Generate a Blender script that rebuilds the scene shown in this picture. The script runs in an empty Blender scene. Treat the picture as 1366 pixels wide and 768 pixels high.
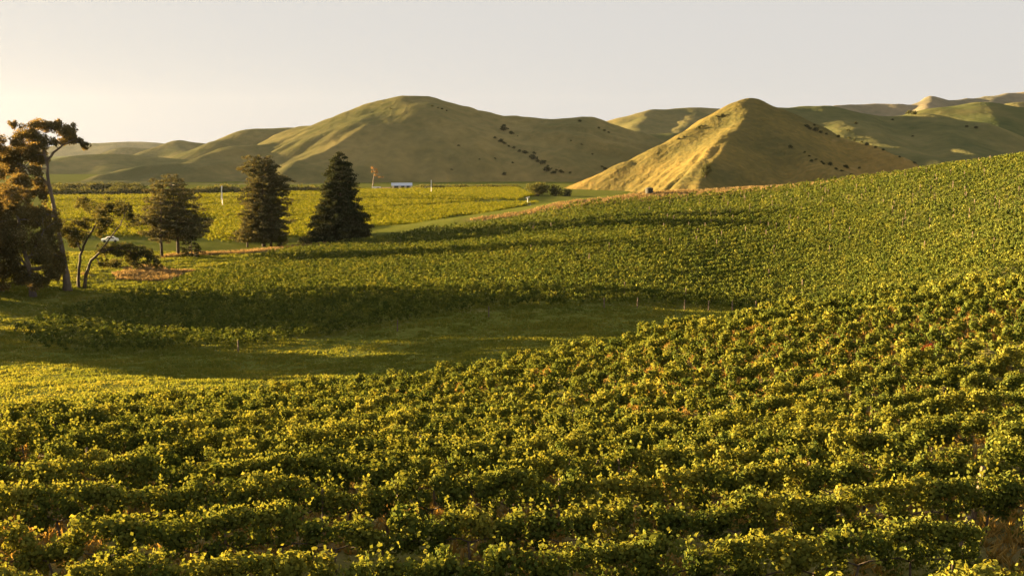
import bpy, math, random
import numpy as np

# ---------------------------------------------------------------- camera, sky, sun, exposure
scene = bpy.context.scene
col = scene.collection
CAM_Z = 25.0
FOC = 1312.0                      # focal length in photo pixels (photo 1366 wide)
PITCH = math.radians(7.98)
SUN_AZ = math.radians(70.0)       # degrees to the left of straight ahead (+Y)
SUN_EL = math.radians(6.1)

cam_d = bpy.data.cameras.new("camera")
cam = bpy.data.objects.new("camera", cam_d)
col.objects.link(cam)
cam.location = (0, 0, CAM_Z)
cam.rotation_euler = (math.pi / 2 - PITCH, 0, 0)
cam_d.sensor_width = 36.0
cam_d.lens = 36.0 * FOC / 1366.0
cam_d.clip_start = 0.5
cam_d.clip_end = 30000
scene.camera = cam

world = bpy.data.worlds.new("World")
scene.world = world
world.use_nodes = True
wn = world.node_tree.nodes
wl = world.node_tree.links
wn.clear()
w_out = wn.new("ShaderNodeOutputWorld")
w_bg = wn.new("ShaderNodeBackground")
w_sky = wn.new("ShaderNodeTexSky")
w_sky.sky_type = 'NISHITA'
w_sky.sun_disc = False
w_sky.sun_elevation = SUN_EL
w_sky.sun_rotation = -SUN_AZ
w_sky.dust_density = 1.5
w_sky.air_density = 1.0
w_sky.ozone_density = 1.0
w_mix = wn.new("ShaderNodeMix")
w_mix.data_type = 'RGBA'
w_mix.inputs[0].default_value = 0.993          # a thin even layer of high cloud over the clear sky
w_mix.inputs[7].default_value = (0.605, 0.588, 0.568, 1)
wl.new(w_sky.outputs[0], w_mix.inputs[6])
wl.new(w_mix.outputs[2], w_bg.inputs[0])
w_bg.inputs[1].default_value = 0.10
wl.new(w_bg.outputs[0], w_out.inputs[0])

sun_d = bpy.data.lights.new("sun", 'SUN')
sun_d.energy = 5.0
sun_d.angle = math.radians(0.6)
sun_d.color = (1.0, 0.70, 0.32)
sun = bpy.data.objects.new("sun", sun_d)
col.objects.link(sun)
sun_dir = np.array([-math.sin(SUN_AZ) * math.cos(SUN_EL), math.cos(SUN_AZ) * math.cos(SUN_EL), math.sin(SUN_EL)])
sun.rotation_euler = (math.pi / 2 - SUN_EL, 0, math.pi + SUN_AZ)
sun.location = (-200, 150, 80)

vs = scene.view_settings
vs.view_transform = 'Standard'
vs.look = 'None'
vs.gamma = 1.0
vs.use_curve_mapping = False
vs.exposure = 3.5
cy = scene.cycles
cy.max_bounces = 6
cy.diffuse_bounces = 3
cy.glossy_bounces = 2
cy.transmission_bounces = 4
cy.transparent_max_bounces = 8
cy.volume_bounces = 0
cy.use_denoising = True

RS = np.random.RandomState(7)
random.seed(7)

# ---------------------------------------------------------------- numeric helpers
CP, SP = math.cos(PITCH), math.sin(PITCH)

def ray(px, py):
    x = (px - 683.0) / FOC
    y = (384.0 - py) / FOC
    return np.array([x, CP + y * SP, -SP + y * CP])

def P(px, py, Y, dz=0.0):
    d = ray(px, py)
    t = Y / d[1]
    return np.array([d[0] * t, Y, CAM_Z + d[2] * t - dz])

def hsh(ix, iy, seed):
    h = (ix.astype(np.int64) * 374761393 + iy.astype(np.int64) * 668265263 + seed * 1442695041) & 0x7fffffff
    h = ((h ^ (h >> 13)) * 1274126177) & 0x7fffffff
    return ((h ^ (h >> 16)) & 0xffff) / 65535.0

def vnoise(x, y, seed=0):
    x = np.asarray(x, float); y = np.asarray(y, float)
    ix = np.floor(x); iy = np.floor(y)
    fx = x - ix; fy = y - iy
    fx = fx * fx * fx * (fx * (fx * 6 - 15) + 10)
    fy = fy * fy * fy * (fy * (fy * 6 - 15) + 10)
    a = hsh(ix, iy, seed); b = hsh(ix + 1, iy, seed)
    c = hsh(ix, iy + 1, seed); d = hsh(ix + 1, iy + 1, seed)
    return (a + (b - a) * fx) * (1 - fy) + (c + (d - c) * fx) * fy - 0.5

def fbm(x, y, oct=4, seed=0):
    s = 0; a = 1.0; f = 1.0
    for k in range(oct):
        s = s + a * vnoise(x * f + k * 17.3, y * f - k * 9.1, seed + k)
        a *= 0.5; f *= 2.03
    return s

def sstep(a, b, x):
    t = np.clip((x - a) / (b - a), 0, 1)
    return t * t * (3 - 2 * t)

def in_poly(px, py, poly):
    poly = np.asarray(poly, float)
    inside = np.zeros(px.shape, bool)
    n = len(poly); j = n - 1
    for i in range(n):
        xi, yi = poly[i, 0], poly[i, 1]; xj, yj = poly[j, 0], poly[j, 1]
        cond = ((yi > py) != (yj > py)) & (px < (xj - xi) * (py - yi) / (yj - yi + 1e-12) + xi)
        inside ^= cond
        j = i
    return inside

# ---------------------------------------------------------------- object helpers
def build(name, V, F, mat, parent=None, rnd=None, smooth=False, loc=None, attrs=None):
    """One mesh object from vertex array V (n,3) and faces F (array of quads / tris or a list)."""
    me = bpy.data.meshes.new(name)
    V = np.asarray(V, np.float32)
    if isinstance(F, np.ndarray):
        nf, k = F.shape
        me.vertices.add(len(V)); me.vertices.foreach_set("co", V.ravel())
        me.loops.add(nf * k); me.loops.foreach_set("vertex_index", F.astype(np.int32).ravel())
        me.polygons.add(nf)
        me.polygons.foreach_set("loop_start", np.arange(0, nf * k, k, dtype=np.int32))
        me.polygons.foreach_set("loop_total", np.full(nf, k, np.int32))
    else:
        me.from_pydata([tuple(map(float, v)) for v in V], [], F)
    if smooth:
        me.polygons.foreach_set("use_smooth", np.ones(len(me.polygons), bool))
    if rnd is not None:
        at = me.attributes.new("rnd", 'FLOAT', 'FACE')
        at.data.foreach_set("value", np.asarray(rnd, np.float32))
    if attrs:
        for nm, arr in attrs.items():
            at = me.attributes.new(nm, 'FLOAT', 'POINT')
            at.data.foreach_set("value", np.asarray(arr, np.float32))
    me.update(calc_edges=True)
    me.validate()
    if mat is not None:
        me.materials.append(mat)
    o = bpy.data.objects.new(name, me)
    col.objects.link(o)
    if parent is not None:
        o.parent = parent
    if loc is not None:
        o.location = loc
    return o

def tag(o, label=None, cat=None, group=None, kind=None):
    if label: o["label"] = label
    if cat: o["category"] = cat
    if group: o["group"] = group
    if kind: o["kind"] = kind
    return o

def thing(name, loc, label, cat, group=None, rz=0.0):
    o = bpy.data.objects.new(name, None)
    o.empty_display_size = 0.3
    col.objects.link(o)
    o.location = loc; o.rotation_euler = (0, 0, rz)
    return tag(o, label, cat, group)

def copy_tree(o, parent=None):
    c = o.copy(); col.objects.link(c); c.parent = parent
    for ch in list(o.children):
        copy_tree(ch, c)
    return c

class MB:
    """Collects tubes, boxes and loose faces into ONE mesh."""
    def __init__(self): self.v = []; self.f = []
    def add(self, verts, faces):
        n = len(self.v)
        self.v += [tuple(p) for p in verts]
        self.f += [tuple(i + n for i in f) for f in faces]
    def tube(self, pts, radii, seg=8, cap=True, wob=0.0):
        pts = [np.asarray(p, float) for p in pts]
        rings = []
        for i, p in enumerate(pts):
            a = pts[max(i - 1, 0)]; b = pts[min(i + 1, len(pts) - 1)]
            d = b - a; d = d / (np.linalg.norm(d) + 1e-9)
            u = np.cross(d, (0, 1, 0.13)); u /= np.linalg.norm(u) + 1e-9
            w = np.cross(d, u)
            rings.append([p + radii[i] * (1 + wob * (random.random() - .5)) * (math.cos(2 * math.pi * k / seg) * u + math.sin(2 * math.pi * k / seg) * w) for k in range(seg)])
        vs_ = [q for r in rings for q in r]
        fs = []
        for i in range(len(pts) - 1):
            for k in range(seg):
                k2 = (k + 1) % seg
                fs.append((i * seg + k, i * seg + k2, (i + 1) * seg + k2, (i + 1) * seg + k))
        if cap:
            fs.append(tuple(range(seg))[::-1])
            fs.append(tuple((len(pts) - 1) * seg + k for k in range(seg)))
        self.add(vs_, fs)
    def box(self, c, s, rz=0.0, taper=1.0):
        x, y, z = s[0] / 2, s[1] / 2, s[2] / 2
        vv = []
        for dz, t in ((-z, 1.0), (z, taper)):
            for dx, dy in ((-x, -y), (x, -y), (x, y), (-x, y)):
                X = dx * t; Y = dy * t
                vv.append((c[0] + X * math.cos(rz) - Y * math.sin(rz), c[1] + X * math.sin(rz) + Y * math.cos(rz), c[2] + dz))
        self.add(vv, [(0, 3, 2, 1), (4, 5, 6, 7), (0, 1, 5, 4), (1, 2, 6, 5), (2, 3, 7, 6), (3, 0, 4, 7)])
    def build(self, name, mat, parent=None, smooth=False, loc=None):
        return build(name, np.array(self.v), self.f, mat, parent, smooth=smooth, loc=loc)

def unit(v):
    return v / (np.linalg.norm(v, axis=-1, keepdims=True) + 1e-9)

def leaf_quads(C, N, S, rs, aspect=0.85, fold=0.12):
    """kite shaped folded leaves: C centres, N normals, S lengths"""
    n = len(C)
    T = unit(np.cross(N, rs.normal(size=(n, 3))))
    B = np.cross(N, T)
    S = S[:, None]
    v = np.empty((n, 4, 3))
    v[:, 0] = C - T * S * .5
    v[:, 1] = C + B * S * .5 * aspect + N * S * fold + T * S * .08
    v[:, 2] = C + T * S * .5
    v[:, 3] = C - B * S * .5 * aspect + N * S * fold + T * S * .08
    f = np.arange(n * 4).reshape(n, 4)
    return v.reshape(-1, 3), f

# ---------------------------------------------------------------- materials
def new_mat(name):
    m = bpy.data.materials.new(name)
    m.use_nodes = True
    m.node_tree.nodes.clear()
    return m, m.node_tree.nodes, m.node_tree.links

def ramp(nd, stops):
    r = nd.new("ShaderNodeValToRGB")
    cr = r.color_ramp
    while len(cr.elements) < len(stops):
        cr.elements.new(0.5)
    for e, (p, c) in zip(cr.elements, stops):
        e.position = p; e.color = (c[0], c[1], c[2], 1)
    return r

def leaf_mat(name, stops, transl=0.45, gloss=0.0, tint=(1.25, 1.1, 0.6)):
    m, nd, lk = new_mat(name)
    out = nd.new("ShaderNodeOutputMaterial")
    at = nd.new("ShaderNodeAttribute"); at.attribute_name = "rnd"
    rp = ramp(nd, stops)
    lk.new(at.outputs["Fac"], rp.inputs[0])
    df = nd.new("ShaderNodeBsdfDiffuse")
    tr = nd.new("ShaderNodeBsdfTranslucent")
    mul = nd.new("ShaderNodeMix"); mul.data_type = 'RGBA'; mul.blend_type = 'MULTIPLY'
    mul.inputs[0].default_value = 1.0
    mul.inputs[7].default_value = (tint[0], tint[1], tint[2], 1)
    lk.new(rp.outputs[0], df.inputs[0]); lk.new(rp.outputs[0], mul.inputs[6]); lk.new(mul.outputs[2], tr.inputs[0])
    mx = nd.new("ShaderNodeMixShader"); mx.inputs[0].default_value = transl
    lk.new(df.outputs[0], mx.inputs[1]); lk.new(tr.outputs[0], mx.inputs[2])
    gl = nd.new("ShaderNodeBsdfGlossy"); gl.inputs["Roughness"].default_value = 0.5
    gl.inputs[0].default_value = (0.9, 0.9, 0.8, 1)
    m2 = nd.new("ShaderNodeMixShader"); m2.inputs[0].default_value = gloss
    lk.new(mx.outputs[0], m2.inputs[1]); lk.new(gl.outputs[0], m2.inputs[2])
    lk.new(m2.outputs[0], out.inputs[0])
    return m

def plain_mat(name, c1, c2, scale=4.0, rough=0.8, bump=0.0, stretch=(1, 1, 1), metallic=0.0):
    m, nd, lk = new_mat(name)
    out = nd.new("ShaderNodeOutputMaterial")
    bs = nd.new("ShaderNodeBsdfPrincipled")
    tc = nd.new("ShaderNodeTexCoord")
    mp = nd.new("ShaderNodeMapping"); mp.inputs["Scale"].default_value = stretch
    nz = nd.new("ShaderNodeTexNoise"); nz.inputs["Scale"].default_value = scale; nz.inputs["Detail"].default_value = 5
    rp = ramp(nd, [(0.3, c1), (0.7, c2)])
    lk.new(tc.outputs["Object"], mp.inputs[0]); lk.new(mp.outputs[0], nz.inputs["Vector"])
    lk.new(nz.outputs[0], rp.inputs[0]); lk.new(rp.outputs[0], bs.inputs["Base Color"])
    bs.inputs["Roughness"].default_value = rough
    bs.inputs["Metallic"].default_value = metallic
    if bump > 0:
        b = nd.new("ShaderNodeBump"); b.inputs["Strength"].default_value = bump; b.inputs["Distance"].default_value = 0.05
        lk.new(nz.outputs[0], b.inputs["Height"]); lk.new(b.outputs[0], bs.inputs["Normal"])
    lk.new(bs.outputs[0], out.inputs[0])
    return m

def hill_mat(name, stops, scale=0.012, fine=0.25, streak=None):
    m, nd, lk = new_mat(name)
    out = nd.new("ShaderNodeOutputMaterial")
    df = nd.new("ShaderNodeBsdfDiffuse"); df.inputs["Roughness"].default_value = 0.8
    tc = nd.new("ShaderNodeTexCoord")
    n1 = nd.new("ShaderNodeTexNoise"); n1.inputs["Scale"].default_value = scale; n1.inputs["Detail"].default_value = 6
    n2 = nd.new("ShaderNodeTexNoise"); n2.inputs["Scale"].default_value = fine; n2.inputs["Detail"].default_value = 4
    ad = nd.new("ShaderNodeMath"); ad.operation = 'MULTIPLY_ADD'
    ad.inputs[1].default_value = 0.42
    sb = nd.new("ShaderNodeMath"); sb.operation = 'SUBTRACT'; sb.inputs[1].default_value = 0.5
    lk.new(tc.outputs["Object"], n1.inputs["Vector"]); lk.new(tc.outputs["Object"], n2.inputs["Vector"])
    lk.new(n2.outputs[0], sb.inputs[0]); lk.new(sb.outputs[0], ad.inputs[0]); lk.new(n1.outputs[0], ad.inputs[2])
    rp = ramp(nd, stops)
    lk.new(ad.outputs[0], rp.inputs[0]); lk.new(rp.outputs[0], df.inputs[0])
    bp = nd.new("ShaderNodeBump"); bp.inputs["Strength"].default_value = 0.8; bp.inputs["Distance"].default_value = 1.8
    lk.new(n2.outputs[0], bp.inputs["Height"]); lk.new(bp.outputs[0], df.inputs["Normal"])
    lk.new(df.outputs[0], out.inputs[0])
    return m

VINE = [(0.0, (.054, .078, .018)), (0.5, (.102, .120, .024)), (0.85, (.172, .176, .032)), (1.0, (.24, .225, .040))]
M_vine = leaf_mat("vine_leaf", VINE, .36, .0)
M_vine_mid = leaf_mat("vine_leaf_terrace", VINE, .22, .0)
M_vine_far = leaf_mat("vine_leaf_far", [(0, (.085, .105, .014)), (.6, (.145, .155, .018)), (1, (.205, .20, .025))], .42, .0)
M_red = leaf_mat("red_leaf", [(0, (.09, .010, .008)), (1, (.11, .018, .014))], .4, .0, (1.2, .8, .6))
M_gum = leaf_mat("gum_leaf", [(0, (.070, .072, .034)), (.6, (.125, .118, .050)), (.9, (.18, .150, .058)), (1, (.22, .168, .060))], .48, .0, (1.4, .95, .5))
M_dark = leaf_mat("dark_leaf", [(0, (.044, .055, .025)), (.6, (.080, .088, .036)), (1, (.13, .112, .042))], .38, .0, (1.3, 1, .5))
M_pine = leaf_mat("pine_needle", [(0, (.020, .027, .014)), (.6, (.036, .044, .020)), (1, (.058, .058, .024))], .15, .0, (1.3, 1, .5))
M_cypress = leaf_mat("cypress_needle", [(0, (.046, .052, .030)), (.6, (.078, .082, .042)), (1, (.115, .102, .048))], .30, .0, (1.3, 1, .5))
M_shrub = leaf_mat("shrub_leaf", [(0, (.045, .055, .020)), (.6, (.085, .09, .03)), (1, (.14, .12, .04))], .35, .0)
M_hillbush = leaf_mat("hill_bush_leaf", [(0, (.045, .052, .026)), (1, (.082, .082, .036))], .25, .0)
M_golden = leaf_mat("golden_leaf", [(0, (.22, .12, .04)), (1, (.26, .17, .07))], .25, .0)
M_grass = leaf_mat("grass_blade", [(0, (.085, .112, .022)), (.6, (.14, .155, .028)), (1, (.20, .188, .036))], .40, .0)
M_dry = leaf_mat("dry_grass_blade", [(0, (.13, .10, .050)), (.6, (.20, .155, .078)), (1, (.28, .22, .115))], .35, .0, (1.2, .95, .6))
M_straw = leaf_mat('straw_grass', [(0, (.17, .12, .030)), (.6, (.27, .18, .05)), (1, (.36, .26, .08))], .40, .0, (1.2, .95, .6))
M_gumbark = plain_mat("gum_bark", (.145, .112, .088), (.07, .055, .043), 1.4, .85, .4, (1, 1, .35))
M_bark = plain_mat("dark_bark", (.085, .062, .045), (.04, .03, .022), 3.0, .9, .5, (1, 1, .3))
M_vinebark = plain_mat("vine_bark", (.09, .062, .042), (.04, .028, .02), 9, .9, .4, (1, 1, .3))
M_post = plain_mat("post_wood", (.15, .105, .075), (.09, .064, .046), 12, .9, .2, (1, 1, .2))
M_white = plain_mat("white_paint", (.78, .77, .75), (.68, .67, .65), 2, .45)
M_roof = plain_mat("grey_blue_roof", (.42, .46, .55), (.34, .38, .47), .6, .4, 0, (8, 1, 1))
M_cream = plain_mat("cream_wall", (.62, .55, .42), (.52, .46, .36), 1.2, .7)
M_darkdoor = plain_mat("dark_opening", (.03, .03, .03), (.045, .04, .035), 2, .8)
M_tank = plain_mat("dark_tank", (.030, .034, .034), (.040, .040, .038), 2, .95)
M_rubber = plain_mat("rubber", (.02, .02, .02), (.03, .03, .03), 5, .9)
M_glass = plain_mat("dark_glass", (.03, .035, .04), (.05, .055, .06), 1, .1)
M_steel = plain_mat("galvanised_steel", (.42, .42, .42), (.32, .32, .33), 4, .45, 0, (1, 1, 1), .6)
M_redbrown = plain_mat("red_brown_boards", (.20, .10, .06), (.13, .07, .045), 2, .8)

# ---------------------------------------------------------------- terrain (thin plate spline through surveyed points)
G = []      # (X, Y, Z)
def g(px, py, Y, dz=0.0): G.append(P(px, py, Y, dz))
def gw(x, y, z): G.append(np.array([x, y, z + CAM_Z], float))
# near hill under the camera
for px in (0, 340, 683, 1025, 1366):
    z = -11.4 - 0.9 * (1 - px / 1366)
    for Y in (24, 33):
        gw((px - 683) / FOC * Y * 1.05, Y, z - (0.25 if Y == 33 else 0) * (1 - px / 1366))
g(0, 586, 46); g(0, 576, 54, .4); g(200, 556, 60); g(200, 540, 70, .6)
g(0, 520, 84); g(100, 490, 100); g(250, 520, 82); g(0, 440, 126)
gw(-60, 60, -19); gw(-90, 100, -23); gw(-40, 40, -13.6)
g(440, 507, 78, 1.6); g(440, 560, 57, .9); g(683, 600, 42, 1.2); g(683, 520, 64, 1.5); g(700, 470, 80, 1.6)
g(880, 428, 77, 1.6); g(1000, 480, 58, 1.6); g(1000, 600, 38, 1.2); g(1100, 400, 70, 1.6); g(1366, 378, 62, 1.6); g(1366, 480, 48, 1.6)
g(1560, 372, 62, 1.6)
gw(62, 40, -8.5); gw(90, 60, -7)
# behind the camera
for x in (-120, -40, 40, 120): gw(x, -70, -14 + x * .02)
gw(-50, 0, -13); gw(50, 0, -10.5); gw(0, 0, -12)
# gully floor
for px, py, Y in ((300, 490, 103), (500, 465, 113), (700, 440, 120), (600, 430, 126)): g(px, py, Y)
gw(28, 112, -21.0); gw(50, 108, -19.2); gw(80, 105, -16.5); gw(120, 110, -13)
# far bank with the terraced vines
for px, py, Y in ((20, 458, 119), (100, 472, 113), (300, 467, 115), (500, 437, 125), (700, 412, 134), (850, 409, 134), (1000, 416, 129), (1120, 414, 130)): g(px, py, Y)
g(1366, 352, 124); g(1366, 300, 154, 1.2); g(1366, 250, 192, 1.5); g(1366, 210, 232, 1.7)
g(1200, 330, 165, 1.2); g(1200, 280, 196, 1.4); g(1200, 235, 240, 1.7)
g(1000, 380, 148, 1.2); g(1000, 340, 175, 1.4); g(1000, 300, 208, 1.5); g(1000, 254, 264, 1.7)
g(850, 360, 160, 1.2); g(850, 320, 192, 1.4); g(850, 290, 224, 1.6); g(860, 264, 264, 1.7)
g(770, 272, 264, 1.7); g(700, 289, 260, 1.7); g(600, 304, 256, 1.7); g(500, 321, 240, 1.5)
g(650, 370, 160, 1.3); g(650, 330, 200, 1.4); g(500, 390, 150, 1.3); g(500, 350, 190, 1.4); g(400, 400, 148, 1.3); g(300, 420, 140, 1.2)
g(400, 332, 232, 1.2); g(330, 350, 206, 1.2); g(250, 374, 180, 1); g(150, 408, 150, .6)
gw(150, 230, 3); gw(150, 160, -5); gw(200, 250, 5); gw(200, 100, -6)
# dry headland beyond the top of the vines
g(600, 297, 268); g(700, 282, 273); g(770, 266, 278); g(860, 258, 280); g(940, 252, 284); g(1000, 250.5, 284)
gw(130, 262, -3); gw(95, 270, -7.6)
# valley edge and left flat
for px, py, Y in ((90, 387, 166), (0, 400, 151), (230, 340, 226), (350, 329, 254), (455, 320, 262)): g(px, py, Y)
gw(-160, 120, -23.3); gw(-150, 200, -24.2); gw(-120, 260, -24.6)
for x, y in ((-220, 340), (-100, 330), (-20, 330), (-200, 260), (-220, 150), (-220, 60)): gw(x, y, -25)
gw(40, 335, -24); gw(90, 340, -22); gw(160, 330, -14); gw(230, 330, -8); gw(0, 380, -25.0); gw(100, 400, -25); gw(230, 420, -20)
gw(-160, 20, -20); gw(-140, -50, -17)
G = np.array(G)

def tps_fit(pts, lam=0.6):
    n = len(pts); XY = pts[:, :2] / 100.0
    d = np.linalg.norm(XY[:, None] - XY[None], axis=2)
    K = np.where(d > 0, d * d * np.log(d + 1e-12), 0)
    A = np.zeros((n + 3, n + 3))
    A[:n, :n] = K + lam * 0.01 * np.eye(n)
    A[:n, n] = 1; A[:n, n + 1:] = XY
    A[n, :n] = 1; A[n + 1:, :n] = XY.T
    b = np.zeros(n + 3); b[:n] = pts[:, 2]
    return XY, np.linalg.solve(A, b)
TX, TW = tps_fit(G)
FLOOR = 0.0

def height(x, y):
    x = np.asarray(x, float); y = np.asarray(y, float)
    shp = x.shape
    xf = np.clip(x.ravel(), -240, 240); yf = np.clip(y.ravel(), -90, 430)
    q = np.stack([xf, yf], 1) / 100.0
    z = np.empty(len(q))
    n = len(TX)
    for s in range(0, len(q), 40000):
        qq = q[s:s + 40000]
        d2 = ((qq[:, None] - TX[None]) ** 2).sum(2)
        K = np.where(d2 > 0, 0.5 * d2 * np.log(d2 + 1e-20), 0)
        z[s:s + 40000] = K @ TW[:n] + TW[n] + qq @ TW[n + 1:]
    xr = x.ravel(); yr = y.ravel()
    wv = sstep(300, 395, yr + 0.0 * xr)
    wl_ = sstep(150, 235, -xr)
    wv = np.maximum(wv, wl_)
    z = z * (1 - wv) + (FLOOR + .0) * wv
    z = np.maximum(z, FLOOR - .3)
    near = 1 - sstep(300, 500, np.hypot(xr, yr))
    z = z + near * (0.35 * fbm(xr / 14, yr / 14, 3, 3) + 0.10 * fbm(xr / 2.6, yr / 2.6, 2, 9))
    return z.reshape(shp)

def hit(px, py, far=420.0):
    """where the view ray of a photo pixel meets the near terrain (used to lay out the plan)"""
    d = ray(px, py)
    ys = np.linspace(14, far, 1600)
    t = ys / d[1]
    zz = CAM_Z + d[2] * t
    hh = height(d[0] * t, ys)
    k = np.argmax(zz <= hh)
    if zz[k] > hh[k]:
        k = len(ys) - 1
    return np.array([d[0] * t[k], ys[k], hh[k]])

# plan outlines of the planted blocks (world metres)
def edge(pts): return [tuple(P(px, 400, Y)[:2]) for px, Y in pts]
FORE = [(-75, 12), (-75, 36)] + edge([(-150, 45), (0, 52), (200, 65), (440, 80), (700, 80), (880, 77), (1000, 76), (1100, 75), (1366, 74), (1700, 76)]) + [(90, 12)]
low = [(18, 452), (60, 471), (200, 474), (330, 464), (450, 449), (560, 431), (650, 416), (760, 410), (850, 408), (950, 414), (1100, 413), (1145, 411)]
upp = [(600, 306), (530, 312), (470, 323), (400, 333), (330, 349), (270, 369), (180, 396), (100, 418), (40, 436)]
MID = [tuple(hit(*p)[:2]) for p in low] + [(58, 114), (100, 104), (200, 104), (215, 262), (120, 264)] + edge([(1200, 258), (1060, 268), (1000, 270), (940, 268), (860, 268), (770, 268), (700, 264)]) + [tuple(hit(*p)[:2]) for p in upp]

# ground sheet: rings that widen with distance
nr, na = 420, 620
rr = 3.0 * (9000 / 3.0) ** (np.linspace(0, 1, nr))
rr = np.concatenate([np.linspace(2, 60, 80), np.linspace(60, 320, 280)[1:], 320 * (4700 / 320.0) ** np.linspace(0, 1, 60)[1:]])
nr = len(rr)
aa = np.concatenate([np.linspace(-40, 40, 420), np.linspace(40, 320, 120)[1:-1]]) * math.pi / 180
na = len(aa)
RR, AA = np.meshgrid(rr, aa, indexing='ij')
GX = RR * np.sin(AA); GY = RR * np.cos(AA)
GZ = height(GX, GY)
V = np.stack([GX, GY, GZ], 2).reshape(-1, 3)
V = np.vstack([V, [[0, 0, float(height(np.array([0.]), np.array([0.]))[0])]]])
idx = np.arange(nr * na).reshape(nr, na)
nxt = np.roll(idx, -1, 1)
F = np.stack([idx[:-1], nxt[:-1], nxt[1:], idx[1:]], 2).reshape(-1, 4)[:, ::-1]
cap = [(len(V) - 1, int(b), int(a)) for a, b in zip(idx[0], nxt[0])]
TRACKS = [[hit(*p)[:2] for p in q] for q in (((-60, 545), (60, 530), (200, 520), (330, 505), (430, 495)), ((-60, 470), (0, 440), (50, 415), (120, 400), (200, 382), (280, 360), (350, 343)))]
def dryness(x, y):
    """1 = dry tan grass, 0 = green pasture"""
    d = np.zeros_like(x)
    inmid = in_poly(x, y, MID)
    infore = in_poly(x, y, FORE)
    hd = sstep(266, 270, y) * sstep(-16, -6, x) * (1 - sstep(271 + .12 * np.maximum(x, 0), 277 + .2 * np.maximum(x, 0), y + 5 * fbm(x / 7, y / 7, 2, 91)))
    d = np.maximum(d, hd)
    # dry strip below the pines and under the gum trees
    d = np.maximum(d, 0.95 * np.exp(-(((y - (243 + (x + 62) * 1.05)) / 5.0) ** 2)) * sstep(-84, -76, x) * (1 - sstep(-46, -42, x)))
    c = np.exp(-(((x + 72) / 13.0) ** 2 + ((y - 196) / 16.0) ** 2))
    d = np.maximum(d, .62 * sstep(.1, 1.0, c + .55 * fbm(x / 7, y / 7, 3, 40)))
    for tr in TRACKS:
        for a, b in zip(tr[:-1], tr[1:]):
            ab = b - a; L = np.hypot(*ab)
            t = ((x - a[0]) * ab[0] + (y - a[1]) * ab[1]) / (L * L)
            s_ = ((x - a[0]) * ab[1] - (y - a[1]) * ab[0]) / L + .5 * fbm(x / 9, y / 9, 2, 88)
            w_ = np.exp(-((np.abs(s_) - .95) / .45) ** 2) * (t > -.02) * (t < 1.02)
            d = np.maximum(d, .36 * w_)
    d = np.where(infore, 0.62 + 0.5 * fbm(x / 3.0, y / 3.0, 2, 31), d)
    d = np.where(inmid, 0.12 + 0.4 * fbm(x / 5.0, y / 5.0, 2, 33), d)
    return np.clip(d, 0, 1)
dry = dryness(V[:, 0], V[:, 1])

m, nd, lk = new_mat("ground_grass")
out = nd.new("ShaderNodeOutputMaterial")
df = nd.new("ShaderNodeBsdfDiffuse"); df.inputs["Roughness"].default_value = 0.7
tc = nd.new("ShaderNodeTexCoord")
n1 = nd.new("ShaderNodeTexNoise"); n1.inputs["Scale"].default_value = 0.09; n1.inputs["Detail"].default_value = 5
n2 = nd.new("ShaderNodeTexNoise"); n2.inputs["Scale"].default_value = 1.7; n2.inputs["Detail"].default_value = 6
for n_ in (n1, n2): lk.new(tc.outputs["Object"], n_.inputs["Vector"])
rg = ramp(nd, [(.25, (.070, .090, .020)), (.5, (.105, .118, .024)), (.8, (.15, .142, .032))])
rd = ramp(nd, [(.25, (.115, .088, .042)), (.55, (.18, .138, .068)), (.8, (.26, .20, .10))])
mxn = nd.new("ShaderNodeMix"); mxn.data_type = 'FLOAT'; mxn.inputs[0].default_value = .5
lk.new(n1.outputs[0], mxn.inputs[2]); lk.new(n2.outputs[0], mxn.inputs[3])
lk.new(mxn.outputs[0], rg.inputs[0]); lk.new(mxn.outputs[0], rd.inputs[0])
at = nd.new("ShaderNodeAttribute"); at.attribute_name = "dry"
ad = nd.new("ShaderNodeMath"); ad.operation = 'MULTIPLY_ADD'; ad.inputs[1].default_value = .7
sb = nd.new("ShaderNodeMath"); sb.operation = 'SUBTRACT'; sb.inputs[1].default_value = .5
lk.new(n2.outputs[0], sb.inputs[0]); lk.new(sb.outputs[0], ad.inputs[0]); lk.new(at.outputs["Fac"], ad.inputs[2]); ad.use_clamp = True
mc = nd.new("ShaderNodeMix"); mc.data_type = 'RGBA'
lk.new(ad.outputs[0], mc.inputs[0]); lk.new(rg.outputs[0], mc.inputs[6]); lk.new(rd.outputs[0], mc.inputs[7])
lk.new(mc.outputs[2], df.inputs[0])
bp = nd.new("ShaderNodeBump"); bp.inputs["Strength"].default_value = .8; bp.inputs["Distance"].default_value = .25
lk.new(n2.outputs[0], bp.inputs["Height"]); lk.new(bp.outputs[0], df.inputs["Normal"])
lk.new(df.outputs[0], out.inputs[0])
M_ground = m
ground = build("ground", V, [tuple(map(int, f)) for f in F] + cap, M_ground, smooth=True, attrs={"dry": dry})
tag(ground, "grassy ground of the valley, gully and vineyard slopes", None, None, "structure")

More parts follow.
